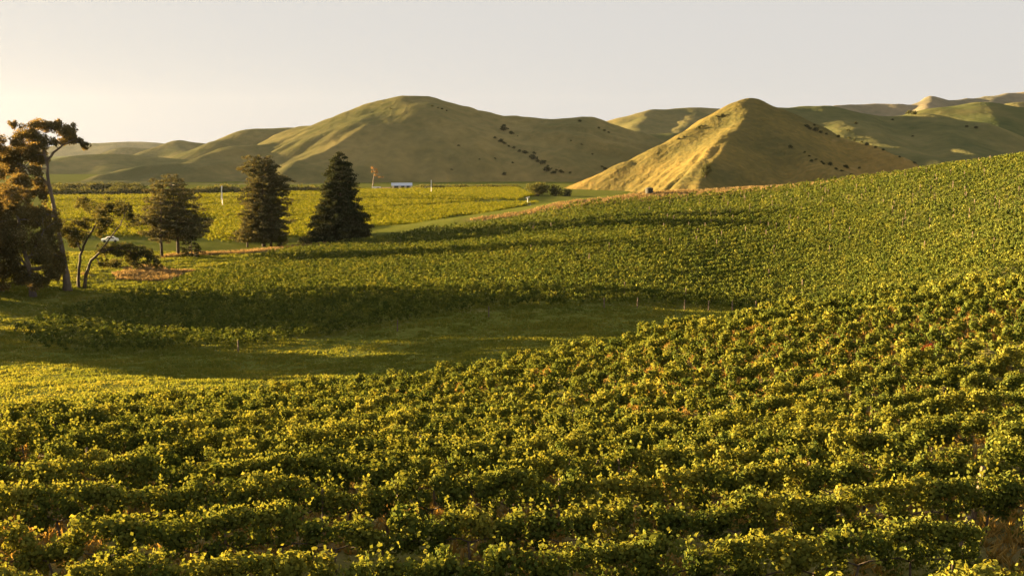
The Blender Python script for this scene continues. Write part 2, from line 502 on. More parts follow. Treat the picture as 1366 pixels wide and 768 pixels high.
# ---------------------------------------------------------------- hills
HILLS = []
def hill(name, ridges, k, w, res, mat, soft=4.0, noise=(60, 6.0), gully=None, seed=1, base=-2.5, pad=40, ext=None):
    """ridges: polylines of (px,py,Y) giving world crest points. k: side slope, w: crest rounding (m)."""
    R = []
    for rdg in ridges:
        R.append(np.array([P(*p) for p in rdg]))
    allp = np.vstack(R)
    zmax = allp[:, 2].max()
    reach = (zmax - base) / k + w + pad
    x0, x1 = allp[:, 0].min() - reach, allp[:, 0].max() + reach
    y0, y1 = allp[:, 1].min() - reach, allp[:, 1].max() + reach
    def hf(x, y):
        wx = x + noise[1] * 1.2 * fbm(x / noise[0], y / noise[0], 3, seed)
        wy = y + noise[1] * 1.2 * fbm(x / noise[0], y / noise[0], 3, seed + 50)
        tot = None
        for pts in R:
            best = np.full(x.shape, -1e9)
            for a, b in zip(pts[:-1], pts[1:]):
                ab = b[:2] - a[:2]; L2 = ab @ ab
                t = np.clip(((wx - a[0]) * ab[0] + (wy - a[1]) * ab[1]) / L2, 0, 1)
                d = np.hypot(wx - a[0] - t * ab[0], wy - a[1] - t * ab[1])
                zz = a[2] + (b[2] - a[2]) * t
                kk = k
                drop = kk * (np.sqrt(d * d + w * w) - w)
                hh = np.maximum(zz - base, 1.0)
                v = zz - drop
                best = np.maximum(best, v)
            if tot is None:
                tot = best
            else:
                mx = np.maximum(tot, best)
                tot = mx + soft * np.log1p(np.exp(-np.abs(tot - best) / soft))
        # concave foot
        f = np.clip((tot - base) / 30.0, -1, 1)
        rel = sstep(0, 1, (tot - base) / (0.35 * (zmax - base)))
        tot = tot + noise[1] * .35 * fbm(x / (noise[0] * .5), y / (noise[0] * .5), 4, seed + 7) * (.3 + .7 * rel) * .6
        if gully is not None:
            cx, cy_, n_, amp = gully
            th = np.arctan2(y - cy_, x - cx); r_ = np.hypot(x - cx, y - cy_)
            gq = fbm(th * n_ + .6 * vnoise(r_ / 45, th * 3, seed + 80), r_ / 160, 2, seed + 90)
            tot = tot + amp * (np.abs(gq) * 2.2 - .55) * sstep(35, 190, r_)
        return tot
    nx = int((x1 - x0) / res) + 1; ny = int((y1 - y0) / res) + 1
    xs = np.linspace(x0, x1, nx); ys = np.linspace(y0, y1, ny)
    X, Y = np.meshgrid(xs, ys)
    Z = hf(X, Y)
    Zc = np.maximum(Z, base - 3)
    vid = np.arange(nx * ny).reshape(ny, nx)
    Q = np.stack([vid[:-1, :-1], vid[:-1, 1:], vid[1:, 1:], vid[1:, :-1]], 2).reshape(-1, 4)
    zq = Z.ravel()[Q].max(1)
    Q = Q[zq > base - 2]
    used = np.unique(Q)
    remap = -np.ones(nx * ny, int); remap[used] = np.arange(len(used))
    VV = np.stack([X.ravel(), Y.ravel(), Zc.ravel()], 1)[used]
    o = build(name, VV, remap[Q], mat, smooth=True)
    tag(o, None, None, None, "structure")
    HILLS.append((hf, (x0, x1, y0, y1)))
    return o

TAN = [(.30, (.095, .098, .042)), (.5, (.145, .132, .056)), (.72, (.22, .18, .075))]
OLIVE = [(.30, (.072, .085, .036)), (.5, (.112, .112, .047)), (.72, (.17, .15, .062))]
GREEN = [(.30, (.056, .070, .027)), (.5, (.084, .094, .037)), (.72, (.125, .116, .048))]
BLUE = [(.30, (.12, .115, .075)), (.5, (.18, .155, .10)), (.72, (.26, .20, .13))]
M_tan = hill_mat("dry_hill_grass", TAN, .012, .12)
M_olive = hill_mat("olive_hill_grass", OLIVE, .012, .09)
M_right = hill_mat('golden_hill_grass', [(.30, (.090, .084, .032)), (.5, (.150, .119, .040)), (.72, (.255, .172, .054))])
M_green = hill_mat("green_hill_grass", GREEN, .012, .06)
M_blue = hill_mat("bare_mountain", BLUE, .004, .05)

# middle hill with its long left spurs
hill("hill_middle", [
    [(413, 173, 990), (450, 165, 975), (480, 151, 962), (515, 138, 955), (545, 132, 950), (573, 132, 950), (600, 140, 948), (640, 149, 945), (680, 158, 940), (700, 163, 938)],
    [(700, 163, 938), (735, 163, 925), (775, 161, 915), (800, 168, 905), (835, 184, 890), (870, 203, 880), (905, 226, 870)],
    [(520, 139, 952), (492, 160, 905), (455, 190, 850), (415, 215, 800), (380, 240, 770)],
    [(413, 173, 990), (371, 190, 930), (310, 199, 880), (244, 216, 820), (191, 220, 800), (135, 231, 770), (74, 246, 735)],
    [(573, 133, 950), (610, 165, 900), (640, 205, 850), (655, 240, 800)],
    [(775, 162, 915), (765, 190, 875), (755, 220, 835), (745, 246, 790)],
    [(700, 164, 938), (712, 190, 900), (725, 220, 850)],
], .50, 26, 3.5, M_tan, 5.0, (70, 12.0), (-100.0, 960.0, 9.0, 4.0), 11)
hill("hill_behind", [[(230, 222, 1120), (255, 212, 1150), (299, 187, 1200), (341, 171, 1240), (424, 171, 1240), (480, 180, 1230)]], .5, 18, 6, M_tan, 5, (80, 10), None, 21)
hill("hill_rounded", [[(60, 222, 1080), (77, 217, 1100), (107, 212, 1120), (182, 209, 1150), (240, 213, 1150), (290, 220, 1120)], [(60, 222, 1080), (-80, 228, 1050), (-250, 235, 1000)], [(140, 211, 1130), (150, 232, 1020), (160, 246, 950)]], .38, 30, 6, M_olive, 6, (90, 9), None, 31)
hill("hill_pointed", [[(182, 207, 1560), (205, 200, 1600), (238, 190, 1650), (280, 192, 1680), (340, 196, 1700)], [(238, 190, 1650), (248, 210, 1500), (250, 225, 1400)]], .5, 15, 8, M_tan, 6, (90, 10), None, 41)
hill("hill_faint", [[(100, 222, 2250), (127, 212, 2280), (166, 197, 2300), (210, 197, 2350), (270, 200, 2400)]], .45, 20, 12, M_tan, 8, (120, 12), None, 51)
hill("hills_far", [[(-300, 205, 4200), (-100, 200, 4200), (60, 196, 4200), (90, 191, 4200), (160, 190, 4200), (200, 189, 4300), (215, 190, 4300), (300, 198, 4300)]], .35, 60, 30, M_tan, 10, (300, 30), None, 61)
hill("terrace_rise", [[(60, 252, 700), (77, 250, 702), (143, 240, 725), (193, 242, 730), (250, 245, 735), (324, 245, 735), (394, 244, 735), (424, 251, 725)]], .12, 20, 4, M_olive, 4, (60, 2.0), None, 71)
# hills in the gap
hill("hill_gap", [[(770, 180, 1680), (795, 165, 1700), (830, 157, 1710), (870, 150, 1730), (900, 146, 1750), (930, 147, 1760), (970, 146, 1780), (1040, 150, 1780)], [(870, 150, 1730), (850, 172, 1560), (835, 190, 1450)], [(930, 147, 1760), (915, 170, 1560), (905, 190, 1450)]], .5, 22, 8, M_tan, 6, (90, 16), None, 81)
hill("hill_gap_low", [[(815, 192, 1210), (838, 184, 1220), (860, 180, 1235), (910, 177, 1250), (945, 177, 1260), (990, 178, 1270)]], .45, 20, 6, M_green, 5, (70, 9), None, 91)
# right hill
pk = P(1000, 135.5, 690)
hill("hill_right", [
    [(762, 253, 640), (800, 233, 645), (840, 213, 650), (885, 193, 655), (929, 171, 665), (964, 154, 675), (990, 139, 684), (1000, 135.5, 690), (1011, 136, 692), (1029, 143, 694), (1077, 165, 690), (1095, 178, 680), (1120, 183, 668), (1157, 194, 650), (1186, 206, 630), (1226, 222, 605), (1260, 236, 580)],
    [(1003, 138, 688), (985, 165, 640), (962, 195, 590), (945, 225, 545), (935, 250, 500)],
    [(1006, 140, 689), (1030, 170, 645), (1054, 196, 615), (1097, 219, 575), (1137, 238, 540)],
], .58, 6, 2.2, M_right, 3.0, (34, 4.2), (pk[0], pk[1], 17.0, 3.0), 101)
hill("hill_right_behind", [[(1020, 150, 960), (1037, 144, 980), (1100, 144, 1000), (1160, 155, 1010), (1229, 156, 1000), (1300, 165, 960)], [(1100, 144, 1000), (1140, 170, 900), (1190, 195, 830), (1250, 215, 760)], [(1229, 156, 1000), (1260, 180, 900), (1300, 205, 800)]], .5, 22, 5, M_olive, 5, (70, 10), None, 111)
hill("hill_green", [[(1215, 162, 1130), (1229, 155, 1140), (1252, 143, 1160), (1306, 141, 1170), (1366, 144, 1180), (1460, 150, 1180), (1600, 150, 1180)], [(1306, 141, 1170), (1330, 170, 1040), (1366, 195, 930)], [(1460, 150, 1180), (1480, 180, 1000)]], .45, 30, 6, M_green, 6, (80, 9), None, 121)
hill("hill_orange", [[(1310, 152, 1760), (1330, 143, 1780), (1350, 137, 1800), (1420, 134, 1820), (1560, 130, 1850)]], .5, 15, 10, M_tan, 6, (90, 10), None, 131)
hill("mountains", [[(1040, 150, 3000), (1100, 143, 3000), (1120, 140, 3000), (1183, 138, 3050), (1206, 140, 3050), (1232, 137, 3080), (1252, 132, 3100), (1275, 133, 3100), (1306, 132, 3150), (1344, 126, 3200), (1366, 123, 3200), (1420, 120, 3200), (1560, 118, 3200)], [(1252, 132, 3100), (1235, 145, 2900), (1220, 160, 2750)], [(1344, 126, 3200), (1310, 142, 2950)]], .5, 20, 16, M_blue, 8, (150, 40), None, 141)

def hit_hill(px, py, ymin=430, ymax=2600):
    d = ray(px, py)
    ys = np.arange(ymin, ymax, 2.0)
    t = ys / d[1]; X = d[0] * t; zz = CAM_Z + d[2] * t
    hh = np.zeros_like(ys)
    for hf, (x0, x1, y0, y1) in HILLS:
        ok = (X > x0) & (X < x1) & (ys > y0) & (ys < y1)
        if ok.any():
            hh[ok] = np.maximum(hh[ok], hf(X[ok], ys[ok]))
    k = np.argmax(zz <= hh)
    if not (zz <= hh).any():
        return None
    return np.array([X[k], ys[k], hh[k]])

# ---------------------------------------------------------------- haze
mh, nd, lk = new_mat("haze_air")
out = nd.new("ShaderNodeOutputMaterial")
pv = nd.new("ShaderNodeVolumePrincipled")
pv.inputs["Color"].default_value = (.80, .86, .97, 1)
pv.inputs["Density"].default_value = 0.000012
pv.inputs["Anisotropy"].default_value = 0.6
lk.new(pv.outputs[0], out.inputs["Volume"])
hz = MB()
hz.box((0, 0, 135), (9600, 9600, 276))
tag(hz.build("haze", mh), "pale golden evening haze over the valley", None, None, "stuff")

# ---------------------------------------------------------------- vines
def vine_leaves(base, ax, n_clump, n_leaf, size, rs, h0=.75, h1=1.75, halfw=.28, halfl=.75, rad=(.20, .34), vmin=.82, vmax=1.15, hedge=0.0):
    """leaf centres / normals / sizes for many vines at once. base (n,3), ax (n,2) row direction"""
    n = len(base)
    sx = rs.uniform(-halfl, halfl, (n, n_clump)); sy = rs.normal(0, halfw * .55, (n, n_clump))
    sz = h0 + (h1 - h0) * rs.beta(1.5, 1.05, (n, n_clump))
    vig = rs.uniform(vmin, vmax, (n, 1))
    sz = sz * vig
    R = rs.uniform(rad[0], rad[1], (n, n_clump))
    # shoots that stand up out of the canopy
    C = np.empty((n, n_clump, 3))
    C[..., 0] = base[:, None, 0] + ax[:, None, 0] * sx - ax[:, None, 1] * sy
    C[..., 1] = base[:, None, 1] + ax[:, None, 1] * sx + ax[:, None, 0] * sy
    C[..., 2] = base[:, None, 2] + sz
    tone = np.clip(rs.normal(.42, .16, (n, 1)) + rs.normal(0, .10, (n, n_clump)), 0, 1)
    d = unit(rs.normal(size=(n, n_clump, n_leaf, 3)))
    r = R[..., None] * rs.uniform(.55, 1.12, (n, n_clump, n_leaf))
    pos = C[:, :, None, :] + d * r[..., None] * np.array([1, 1, 1.1])
    nor = unit(d * np.array([1.15, 1.15, .8]) + rs.normal(0, .45, d.shape) - np.array([0, 0, .05]))
    if hedge > 0:
        off = pos - base[:, None, None, :] - np.array([0, 0, .85])
        al = off[..., 0] * ax[:, None, None, 0] + off[..., 1] * ax[:, None, None, 1]
        off = off - al[..., None] * np.concatenate([ax, np.zeros((n, 1))], 1)[:, None, None, :]
        nor = unit(nor * (1 - hedge) + unit(off * np.array([1.3, 1.3, 1.0])) * hedge * 1.6)
    rnd = np.clip(tone[..., None] + .22 * (pos[..., 2] - base[:, None, None, 2] - 1.25) + rs.normal(0, .16, r.shape), 0, 1)  # young growth paler with height; also paints sunlit tops into the leaf tone
    S = size * rs.uniform(.7, 1.3, r.shape)
    return pos.reshape(-1, 3), nor.reshape(-1, 3), S.ravel(), rnd.ravel()

def rows(poly, ang, spacing, step, jitter=.12, rs=RS, curve=None, phase=0.0):
    """vine positions inside a plan polygon; returns xy, row index"""
    poly = np.array(poly)
    ca, sa = math.cos(ang), math.sin(ang)
    u = poly[:, 0] * ca + poly[:, 1] * sa; v = -poly[:, 0] * sa + poly[:, 1] * ca
    U = np.arange(u.min(), u.max(), step); Vv = np.arange(math.floor(v.min() / spacing) * spacing + phase, v.max(), spacing)
    UU, VVg = np.meshgrid(U, Vv)
    ri = np.broadcast_to(np.arange(len(Vv))[:, None], UU.shape).ravel()
    UU = UU.ravel() + rs.uniform(-jitter, jitter, UU.size); VVg = VVg.ravel()
    if curve is not None:
        VVg = VVg + curve(UU, VVg)
    VVg = VVg + rs.uniform(-.08, .08, VVg.size)
    X = UU * ca - VVg * sa; Y = UU * sa + VVg * ca
    ok = in_poly(X, Y, poly)
    return np.stack([X, Y], 1)[ok], ri[ok]

def project(p):
    q = p - np.array([0, 0, CAM_Z])
    f = q[:, 1] * CP - q[:, 2] * SP
    u = q[:, 1] * SP + q[:, 2] * CP
    f = np.maximum(f, .1)
    return 683 + FOC * q[:, 0] / f, 384 - FOC * u / f, f

FA = math.radians(1.5)
def fcurve(u, v): return .0055 * np.maximum(u - 2, 0) ** 2
fxy, fri = rows(FORE, FA, 3.0, 1.3, curve=fcurve)
fz = height(fxy[:, 0], fxy[:, 1])
fp = np.column_stack([fxy, fz])
keep = (RS.rand(len(fp)) > .015) & (fbm(fp[:, 0] / 4.0, fp[:, 1] / 4.0, 2, 55) < .47)
fp = fp[keep]; fri = fri[keep]
qx, qy, qf = project(fp + np.array([0, 0, 1.3]))
inview = (qx > -40) & (qx < 1406) & (qy > 90) & (qy < 800)
order = np.argsort(np.where(inview, qf, 1e9))
ind = order[:296]
ind = ind[inview[ind]]
mask_ind = np.zeros(len(fp), bool); mask_ind[ind] = True

# vine prototypes (trunk + foliage), each used many times
protos = []
NPROTO = 14
ORD = ["front", "second", "third", "fourth", "fifth", "sixth", "seventh", "eighth", "ninth", "tenth", "eleventh", "twelfth", "thirteenth", "fourteenth", "fifteenth"]
def make_vine(rs):
    root = thing("grapevine", (0, 0, 0), "", "grapevine")
    b0 = np.zeros((1, 3)); ax = np.array([[1., 0.]])
    pos, nor, S, rnd = vine_leaves(b0, ax, 17, 70, .122, rs, h0=.50, h1=1.72, halfw=.13, halfl=.80, rad=(.17, .31), vmin=.92, vmax=1.12, hedge=.0)
    # a few upright and hanging shoots
    for k in range(9):
        x0 = rs.uniform(-.75, .75); z0 = rs.uniform(1.3, 1.7); y0 = rs.normal(0, .12)
        lean = rs.normal(0, .35, 2); L = rs.uniform(.3, .7)
        t = np.linspace(0, 1, 9)[:, None]
        pp = np.array([[x0, y0, z0]]) + t * L * np.array([[lean[0], lean[1], 1.0]]) - np.array([[0, 0, 1]]) * (t ** 2) * .15
        pos = np.vstack([pos, pp + rs.normal(0, .05, pp.shape)]); nor = np.vstack([nor, unit(rs.normal(size=pp.shape) + [0, 0, .3])])
        S = np.concatenate([S, np.full(9, .12)]); rnd = np.concatenate([rnd, np.clip(rs.normal(.7, .12, 9), 0, 1)])
    v, f = leaf_quads(pos, nor, S, rs)
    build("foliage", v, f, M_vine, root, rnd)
    mb = MB()
    mb.tube([(0, 0, -.15), (rs.normal(0, .03), rs.normal(0, .02), .35), (rs.normal(0, .05), rs.normal(0, .03), .8)], [.045, .036, .03], 6, wob=.3)
    for s in (-1, 1):
        mb.tube([(0, 0, .78), (s * .3, rs.normal(0, .03), .9), (s * .75, rs.normal(0, .04), .92)], [.028, .022, .014], 5)
    mb.build("trunk", M_vinebark, root, True)
    return root
for k in range(NPROTO):
    protos.append(make_vine(np.random.RandomState(100 + k)))
used_p = set()
vis_rows = sorted(set(fri[ind]))
rowrank = {r: i for i, r in enumerate(vis_rows)}
red_px = (1232, 440)
for n_, i in enumerate(ind):
    k = RS.randint(NPROTO)
    if k in used_p:
        o = copy_tree(protos[k])
    else:
        o = protos[k]; used_p.add(k)
    o.location = fp[i]
    uu_ = fp[i][0] * math.cos(FA) + fp[i][1] * math.sin(FA)
    o.rotation_euler = (0, RS.normal(0, .02), FA + math.atan(.011 * max(uu_ - 2, 0)) + (math.pi if RS.rand() < .5 else 0) + RS.normal(0, .06))
    s = RS.uniform(.88, 1.10)
    o.scale = (RS.uniform(.98, 1.12), RS.uniform(.85, 1.15), s)
    rk = rowrank[fri[i]]
    nm = ORD[rk] if rk < len(ORD) else "far"
    if rk == 0:
        lab = "leafy green grapevine in the front row along the bottom edge"
    else:
        lab = "leafy green grapevine in the %s row back from the bottom edge" % nm
    tag(o, lab, "grapevine", "grapevines of the %s row of the foreground vineyard" % nm)
for k in range(NPROTO):
    if k not in used_p:
        for ch in list(protos[k].children): bpy.data.objects.remove(ch)
        bpy.data.objects.remove(protos[k])

# the rest of the foreground vines, one mass
rest = fp[~mask_ind]; rq = qf[~mask_ind]; rv = (qx[~mask_ind] > -250) & (qx[~mask_ind] < 1600)
rest = rest[rv]; 
ar = FA + np.arctan(.011 * np.maximum(rest[:, 0] * math.cos(FA) + rest[:, 1] * math.sin(FA) - 2, 0))
axf = np.column_stack([np.cos(ar), np.sin(ar)])
pos, nor, S, rnd = vine_leaves(rest, axf, 13, 30, .18, RS, h0=.50, h1=1.68, halfw=.12, halfl=.78, rad=(.17, .31), vmin=.88, vmax=1.18, hedge=.0)
v, f = leaf_quads(pos, nor, S, RS)
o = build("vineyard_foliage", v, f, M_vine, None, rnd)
tag(o, "mass of green grapevines farther back on the near slope", "grapevines", None, "stuff")

# far bank vineyard
MA = math.radians(38.0)
def mcurve(u, v): return 6.0 * np.sin(u / 60.0 + v / 90.0) 
mxy, mri = rows(MID, MA, 3.3, 1.4, curve=mcurve)
mz = height(mxy[:, 0], mxy[:, 1])
mp_ = np.column_stack([mxy, mz])
kx, ky, kf = project(mp_)
ok = (kx > -80) & (kx < 1560) & (RS.rand(len(mp_)) > .015)
mp_ = mp_[ok]; mri = mri[ok]
ru, rv_ = mp_[:, 0] * math.cos(MA) + mp_[:, 1] * math.sin(MA), 0
dvdu = 6.0 / 60.0 * np.cos(ru / 60.0)
axm = np.column_stack([np.cos(MA + np.arctan(dvdu)), np.sin(MA + np.arctan(dvdu))])
pos, nor, S, rnd = vine_leaves(mp_, axm, 11, 11, .24, RS, h0=.42, h1=1.60, halfw=.08, rad=(.15, .28), halfl=.80, vmin=.95, vmax=1.07, hedge=.10)
v, f = leaf_quads(pos, nor, S, RS)
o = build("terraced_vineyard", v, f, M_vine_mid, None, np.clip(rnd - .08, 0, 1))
tag(o, "rows of green grapevines covering the slope across the gully", "grapevines", None, "stuff")

# valley floor vineyard blocks
def flat(px, py):
    d = ray(px, py); t = (FLOOR + .0 - CAM_Z) / d[2]
    return (d[0] * t, d[1] * t)
blocks = [
    ([(290, 297.5), (424, 290), (500, 285), (600, 292), (500, 318), (300, 326), (250, 318)], 5),
    ([(287, 294.5), (424, 286.5), (490, 281.5), (640, 273.5), (720, 272), (640, 290), (596, 291), (505, 284.0), (424, 289.0), (290, 296.5)], 12),
    ([(60, 282), (190, 280), (330, 276), (485, 268), (640, 271), (488, 280), (424, 285), (285, 293.5), (190, 297), (75, 297)], 4),
    ([(60, 272), (300, 268), (478, 262.5), (600, 266), (665, 269.4), (485, 266.5), (330, 274.5), (60, 281)], -6),
    ([(60, 264), (300, 261), (480, 255), (690, 252), (712, 262), (690, 268.6), (600, 264.5), (478, 261.2), (300, 266.5), (60, 270)], 8),
    ([(60, 301), (185, 299), (240, 303), (230, 320), (60, 320)], 10),
]
allv = []; alla = []
for poly, deg in blocks:
    pw = [flat(*p) for p in poly]
    a = math.radians(deg)
    xy, _ = rows(pw, a, 2.6, 1.6)
    allv.append(xy); alla.append(np.tile([[math.cos(a), math.sin(a)]], (len(xy), 1)))
xy = np.vstack(allv); ax = np.vstack(alla)
okh = (xy[:, 1] > 300) | (xy[:, 0] < -40)
okh &= ~in_poly(xy[:, 0], xy[:, 1], MID)
xy = xy[okh]; ax = ax[okh]
vp = np.column_stack([xy, height(xy[:, 0], xy[:, 1])])
pos, nor, S, rnd = vine_leaves(vp, ax, 5, 12, .34, RS, h0=.6, h1=1.6, halfw=.30, rad=(.25, .4))
v, f = leaf_quads(pos, nor, S, RS)
o = build("valley_vineyard", v, f, M_vine_far, None, rnd)
tag(o, "sunlit yellow green vineyard blocks on the flat valley floor", "grapevines", None, "stuff")
print("vines", len(fp), len(mp_), len(vp))

# ---------------------------------------------------------------- grass tufts
def tufts(xy, h, w, rs, blades=4, lean=.35):
    n = len(xy)
    z = height(xy[:, 0], xy[:, 1])
    B = np.repeat(np.column_stack([xy, z - .03]), blades, 0)
    m_ = n * blades
    B[:, :2] += rs.normal(0, w * 1.2, (m_, 2))
    H = np.repeat(h * rs.uniform(.6, 1.35, n), blades) * rs.uniform(.7, 1.2, m_)
    a = rs.uniform(0, 2 * math.pi, m_)
    t = np.column_stack([np.cos(a), np.sin(a), np.zeros(m_)]) * (w * rs.uniform(.6, 1.3, m_))[:, None]
    tip = np.column_stack([rs.normal(0, lean, m_) * H, rs.normal(0, lean, m_) * H, H])
    v = np.empty((m_, 3, 3)); v[:, 0] = B - t; v[:, 1] = B + t; v[:, 2] = B + tip
    return v.reshape(-1, 3), np.arange(m_ * 3).reshape(-1, 3), np.repeat(rs.rand(n), blades)

def scatter(n, x0, x1, y0, y1, rs): return np.column_stack([rs.uniform(x0, x1, n), rs.uniform(y0, y1, n)])
gx = scatter(330000, -115, 75, 55, 235, RS)
d_ = dryness(gx[:, 0], gx[:, 1])
kx, ky, kf = project(np.column_stack([gx, height(gx[:, 0], gx[:, 1])]))
okg = (kx > -60) & (kx < 1426) & ~in_poly(gx[:, 0], gx[:, 1], FORE)
okg &= fbm(gx[:, 0] / 3.5, gx[:, 1] / 3.5, 3, 77) > -.55
g1 = gx[okg & (d_ < .42)]
v, f, r = tufts(g1, .19 * (1 + 1.3 * np.clip(fbm(g1[:, 0] / 2.2, g1[:, 1] / 2.2, 3, 78), -.5, .8)), .10, RS)
o = build("pasture_grass", v, f, M_grass, None, np.clip(r * .6 + .5 * fbm(np.repeat(g1[:, 0], 4) / 7, np.repeat(g1[:, 1], 4) / 7, 2, 5) + .2, 0, 1))
tag(o, "short green pasture grass in the gully between the vineyards", "grass", None, "stuff")
gd = np.vstack([gx[okg & (d_ >= .42)], scatter(16000, -25, 120, 263, 292, RS), scatter(9000, -78, -40, 225, 270, RS)])
dd = dryness(gd[:, 0], gd[:, 1])
gd = gd[(dd > .45) & ~in_poly(gd[:, 0], gd[:, 1], MID)]
v, f, r = tufts(gd, .50, .12, RS)
tag(build("dry_grass", v, f, M_dry, None, r), "tall dry tan grass along the bank beside the pines", "grass", None, "stuff")
gu = scatter(90000, -45, 60, 17, 84, RS)
gu = gu[in_poly(gu[:, 0], gu[:, 1], FORE)]
kx, ky, kf = project(np.column_stack([gu, height(gu[:, 0], gu[:, 1])]))
gu = gu[(kx > -60) & (kx < 1430) & (ky < 820)]
nn = fbm(gu[:, 0] / 3.0, gu[:, 1] / 3.0, 2, 31)
v, f, r = tufts(gu[nn > -.15], .30, .05, RS, 5, .6)
tag(build("orchard_grass", v, f, M_straw, None, r), "short dry orange grass between the near vine rows", "grass", None, "stuff")
v, f, r = tufts(gu[nn <= .05], .16, .05, RS, 5, .6)
tag(build("row_grass", v, f, M_grass, None, r), "short green grass between the near vine rows", "grass", None, "stuff")

# ---------------------------------------------------------------- trellis posts
def post(loc, h, r, lean, label, group, rs=RS):
    root = thing("trellis_post", loc, label, "post", group, rs.uniform(0, 6))
    mb = MB()
    mb.tube([(0, 0, -.3), (lean * .5 * h, 0, h * .5), (lean * h, 0, h - .03), (lean * h, 0, h)], [r, r * .98, r * .94, r * .8], 8, wob=.08)
    mb.build("post", M_post, root)
    return root
p_ = hit(1296, 706)
o = post(p_, 1.95, .085, 0.0, "thick leaning wooden post among the vines near the right edge", None); o.rotation_euler = (0, .12, 0)
p_ = hit(1279, 752)
o = post(p_, 1.4, .09, 0.0, "shorter sunlit wooden post below the thick leaning one", None); o.rotation_euler = (0, .12, 0)
# line posts in the near rows
ca, sa = math.cos(FA), math.sin(FA)
base_v = None
pr = 0
for r in vis_rows:
    sel = fp[fri == r]
    if len(sel) < 2: continue
    u = sel[:, 0] * ca + sel[:, 1] * sa; v0 = np.median(-sel[:, 0] * sa + sel[:, 1] * ca - fcurve(u, 0))
    for uu in np.arange(math.floor(u.min() / 7.5) * 7.5 + (r % 3) * 2.3, u.max(), 7.5):
        vv = v0 + float(fcurve(np.array([uu]), 0)[0])
        x = uu * ca - vv * sa; y = uu * sa + vv * ca
        z = float(height(np.array([x]), np.array([y]))[0])
        a, b, c = project(np.array([[x, y, z + 1.6]]))
        if random.random() > .4 or not (-10 < a[0] < 1376 and b[0] < 790) or not in_poly(np.array([x]), np.array([y]), FORE)[0]: continue
        rk = rowrank[r]; nm = ORD[rk] if rk < len(ORD) else "far"
        lab = ("thin wooden trellis post in the front vine row along the bottom edge" if rk == 0 else "thin wooden trellis post in the %s vine row back from the bottom edge" % nm)
        post((x, y, z), random.uniform(1.5, 1.8), .042, random.uniform(-.03, .03), lab, "thin trellis posts of the %s foreground row" % nm)
        pr += 1
# end posts along the lower edge of the far bank, and the pale posts near its top
for px, py in ((913, 414), (945, 415), (977, 415), (1008, 416), (1040, 417), (1066, 418), (1092, 418), (1119, 416), (850, 411), (806, 412), (530, 442), (318, 470), (652, 423)):
    p_ = hit(px, py)
    post(p_, 1.45, .08, random.uniform(-.08, .08), "wooden end post at the foot of the vine rows across the gully", "end posts along the lower edge of the far vineyard")
done = set()
for r in sorted(set(mri)):
    sel = mp_[mri == r]
    for q in sel[::5]:
        a, b, c = project(np.array([q + [0, 0, 1.7]]))
        a, b = a[0], b[0]
        if not (700 < a < 1370): continue
        top = np.interp(a, [700, 870, 1000, 1200, 1366], [288, 260, 250, 235, 210])
        pr_ = .32 if (b - top) < 70 and a > 880 else .05
        if random.random() > pr_: continue
        post(tuple(q), random.uniform(1.85, 2.15), .085, random.uniform(-.04, .04),
             "pale wooden trellis post showing above the vines high on the far slope" if (b - top) < 70 else "pale wooden trellis post among the vines halfway up the far slope",
             "posts high on the far slope" if (b - top) < 70 else "posts halfway up the far slope")

# ---------------------------------------------------------------- trees
def clump_leaves(clumps, dens, size, rs, flat_n=.2, aspect=.6, shell=.35, tone=.45):
    """clumps: array (n,6) centre xyz, radii xyz"""
    Ps, Ns, Ss, Rn = [], [], [], []
    for c in clumps:
        n = max(12, int(dens * (c[3] * c[4] + c[4] * c[5] + c[3] * c[5])))
        d = unit(rs.normal(size=(n, 3)))
        r = shell + (1.08 - shell) * rs.rand(n) ** .6
        # ragged outline
        lump = 1 + .28 * np.sin(d[:, 0] * 5 + c[0]) * np.cos(d[:, 2] * 6 + c[1])
        p = c[:3] + d * (r * lump)[:, None] * c[3:6]
        Ps.append(p); Ns.append(unit(d * .6 + rs.normal(0, .7, (n, 3)) + np.array([0, 0, flat_n])))
        Ss.append(size * rs.uniform(.6, 1.4, n))
        Rn.append(np.clip(rs.normal(tone, .12) + rs.normal(0, .18, n), 0, 1))
    Pp = np.vstack(Ps); Nn = np.vstack(Ns); Sz = np.concatenate(Ss); Rr = np.concatenate(Rn)
    v, f = leaf_quads(Pp, Nn, Sz, rs, aspect)
    return v, f, Rr

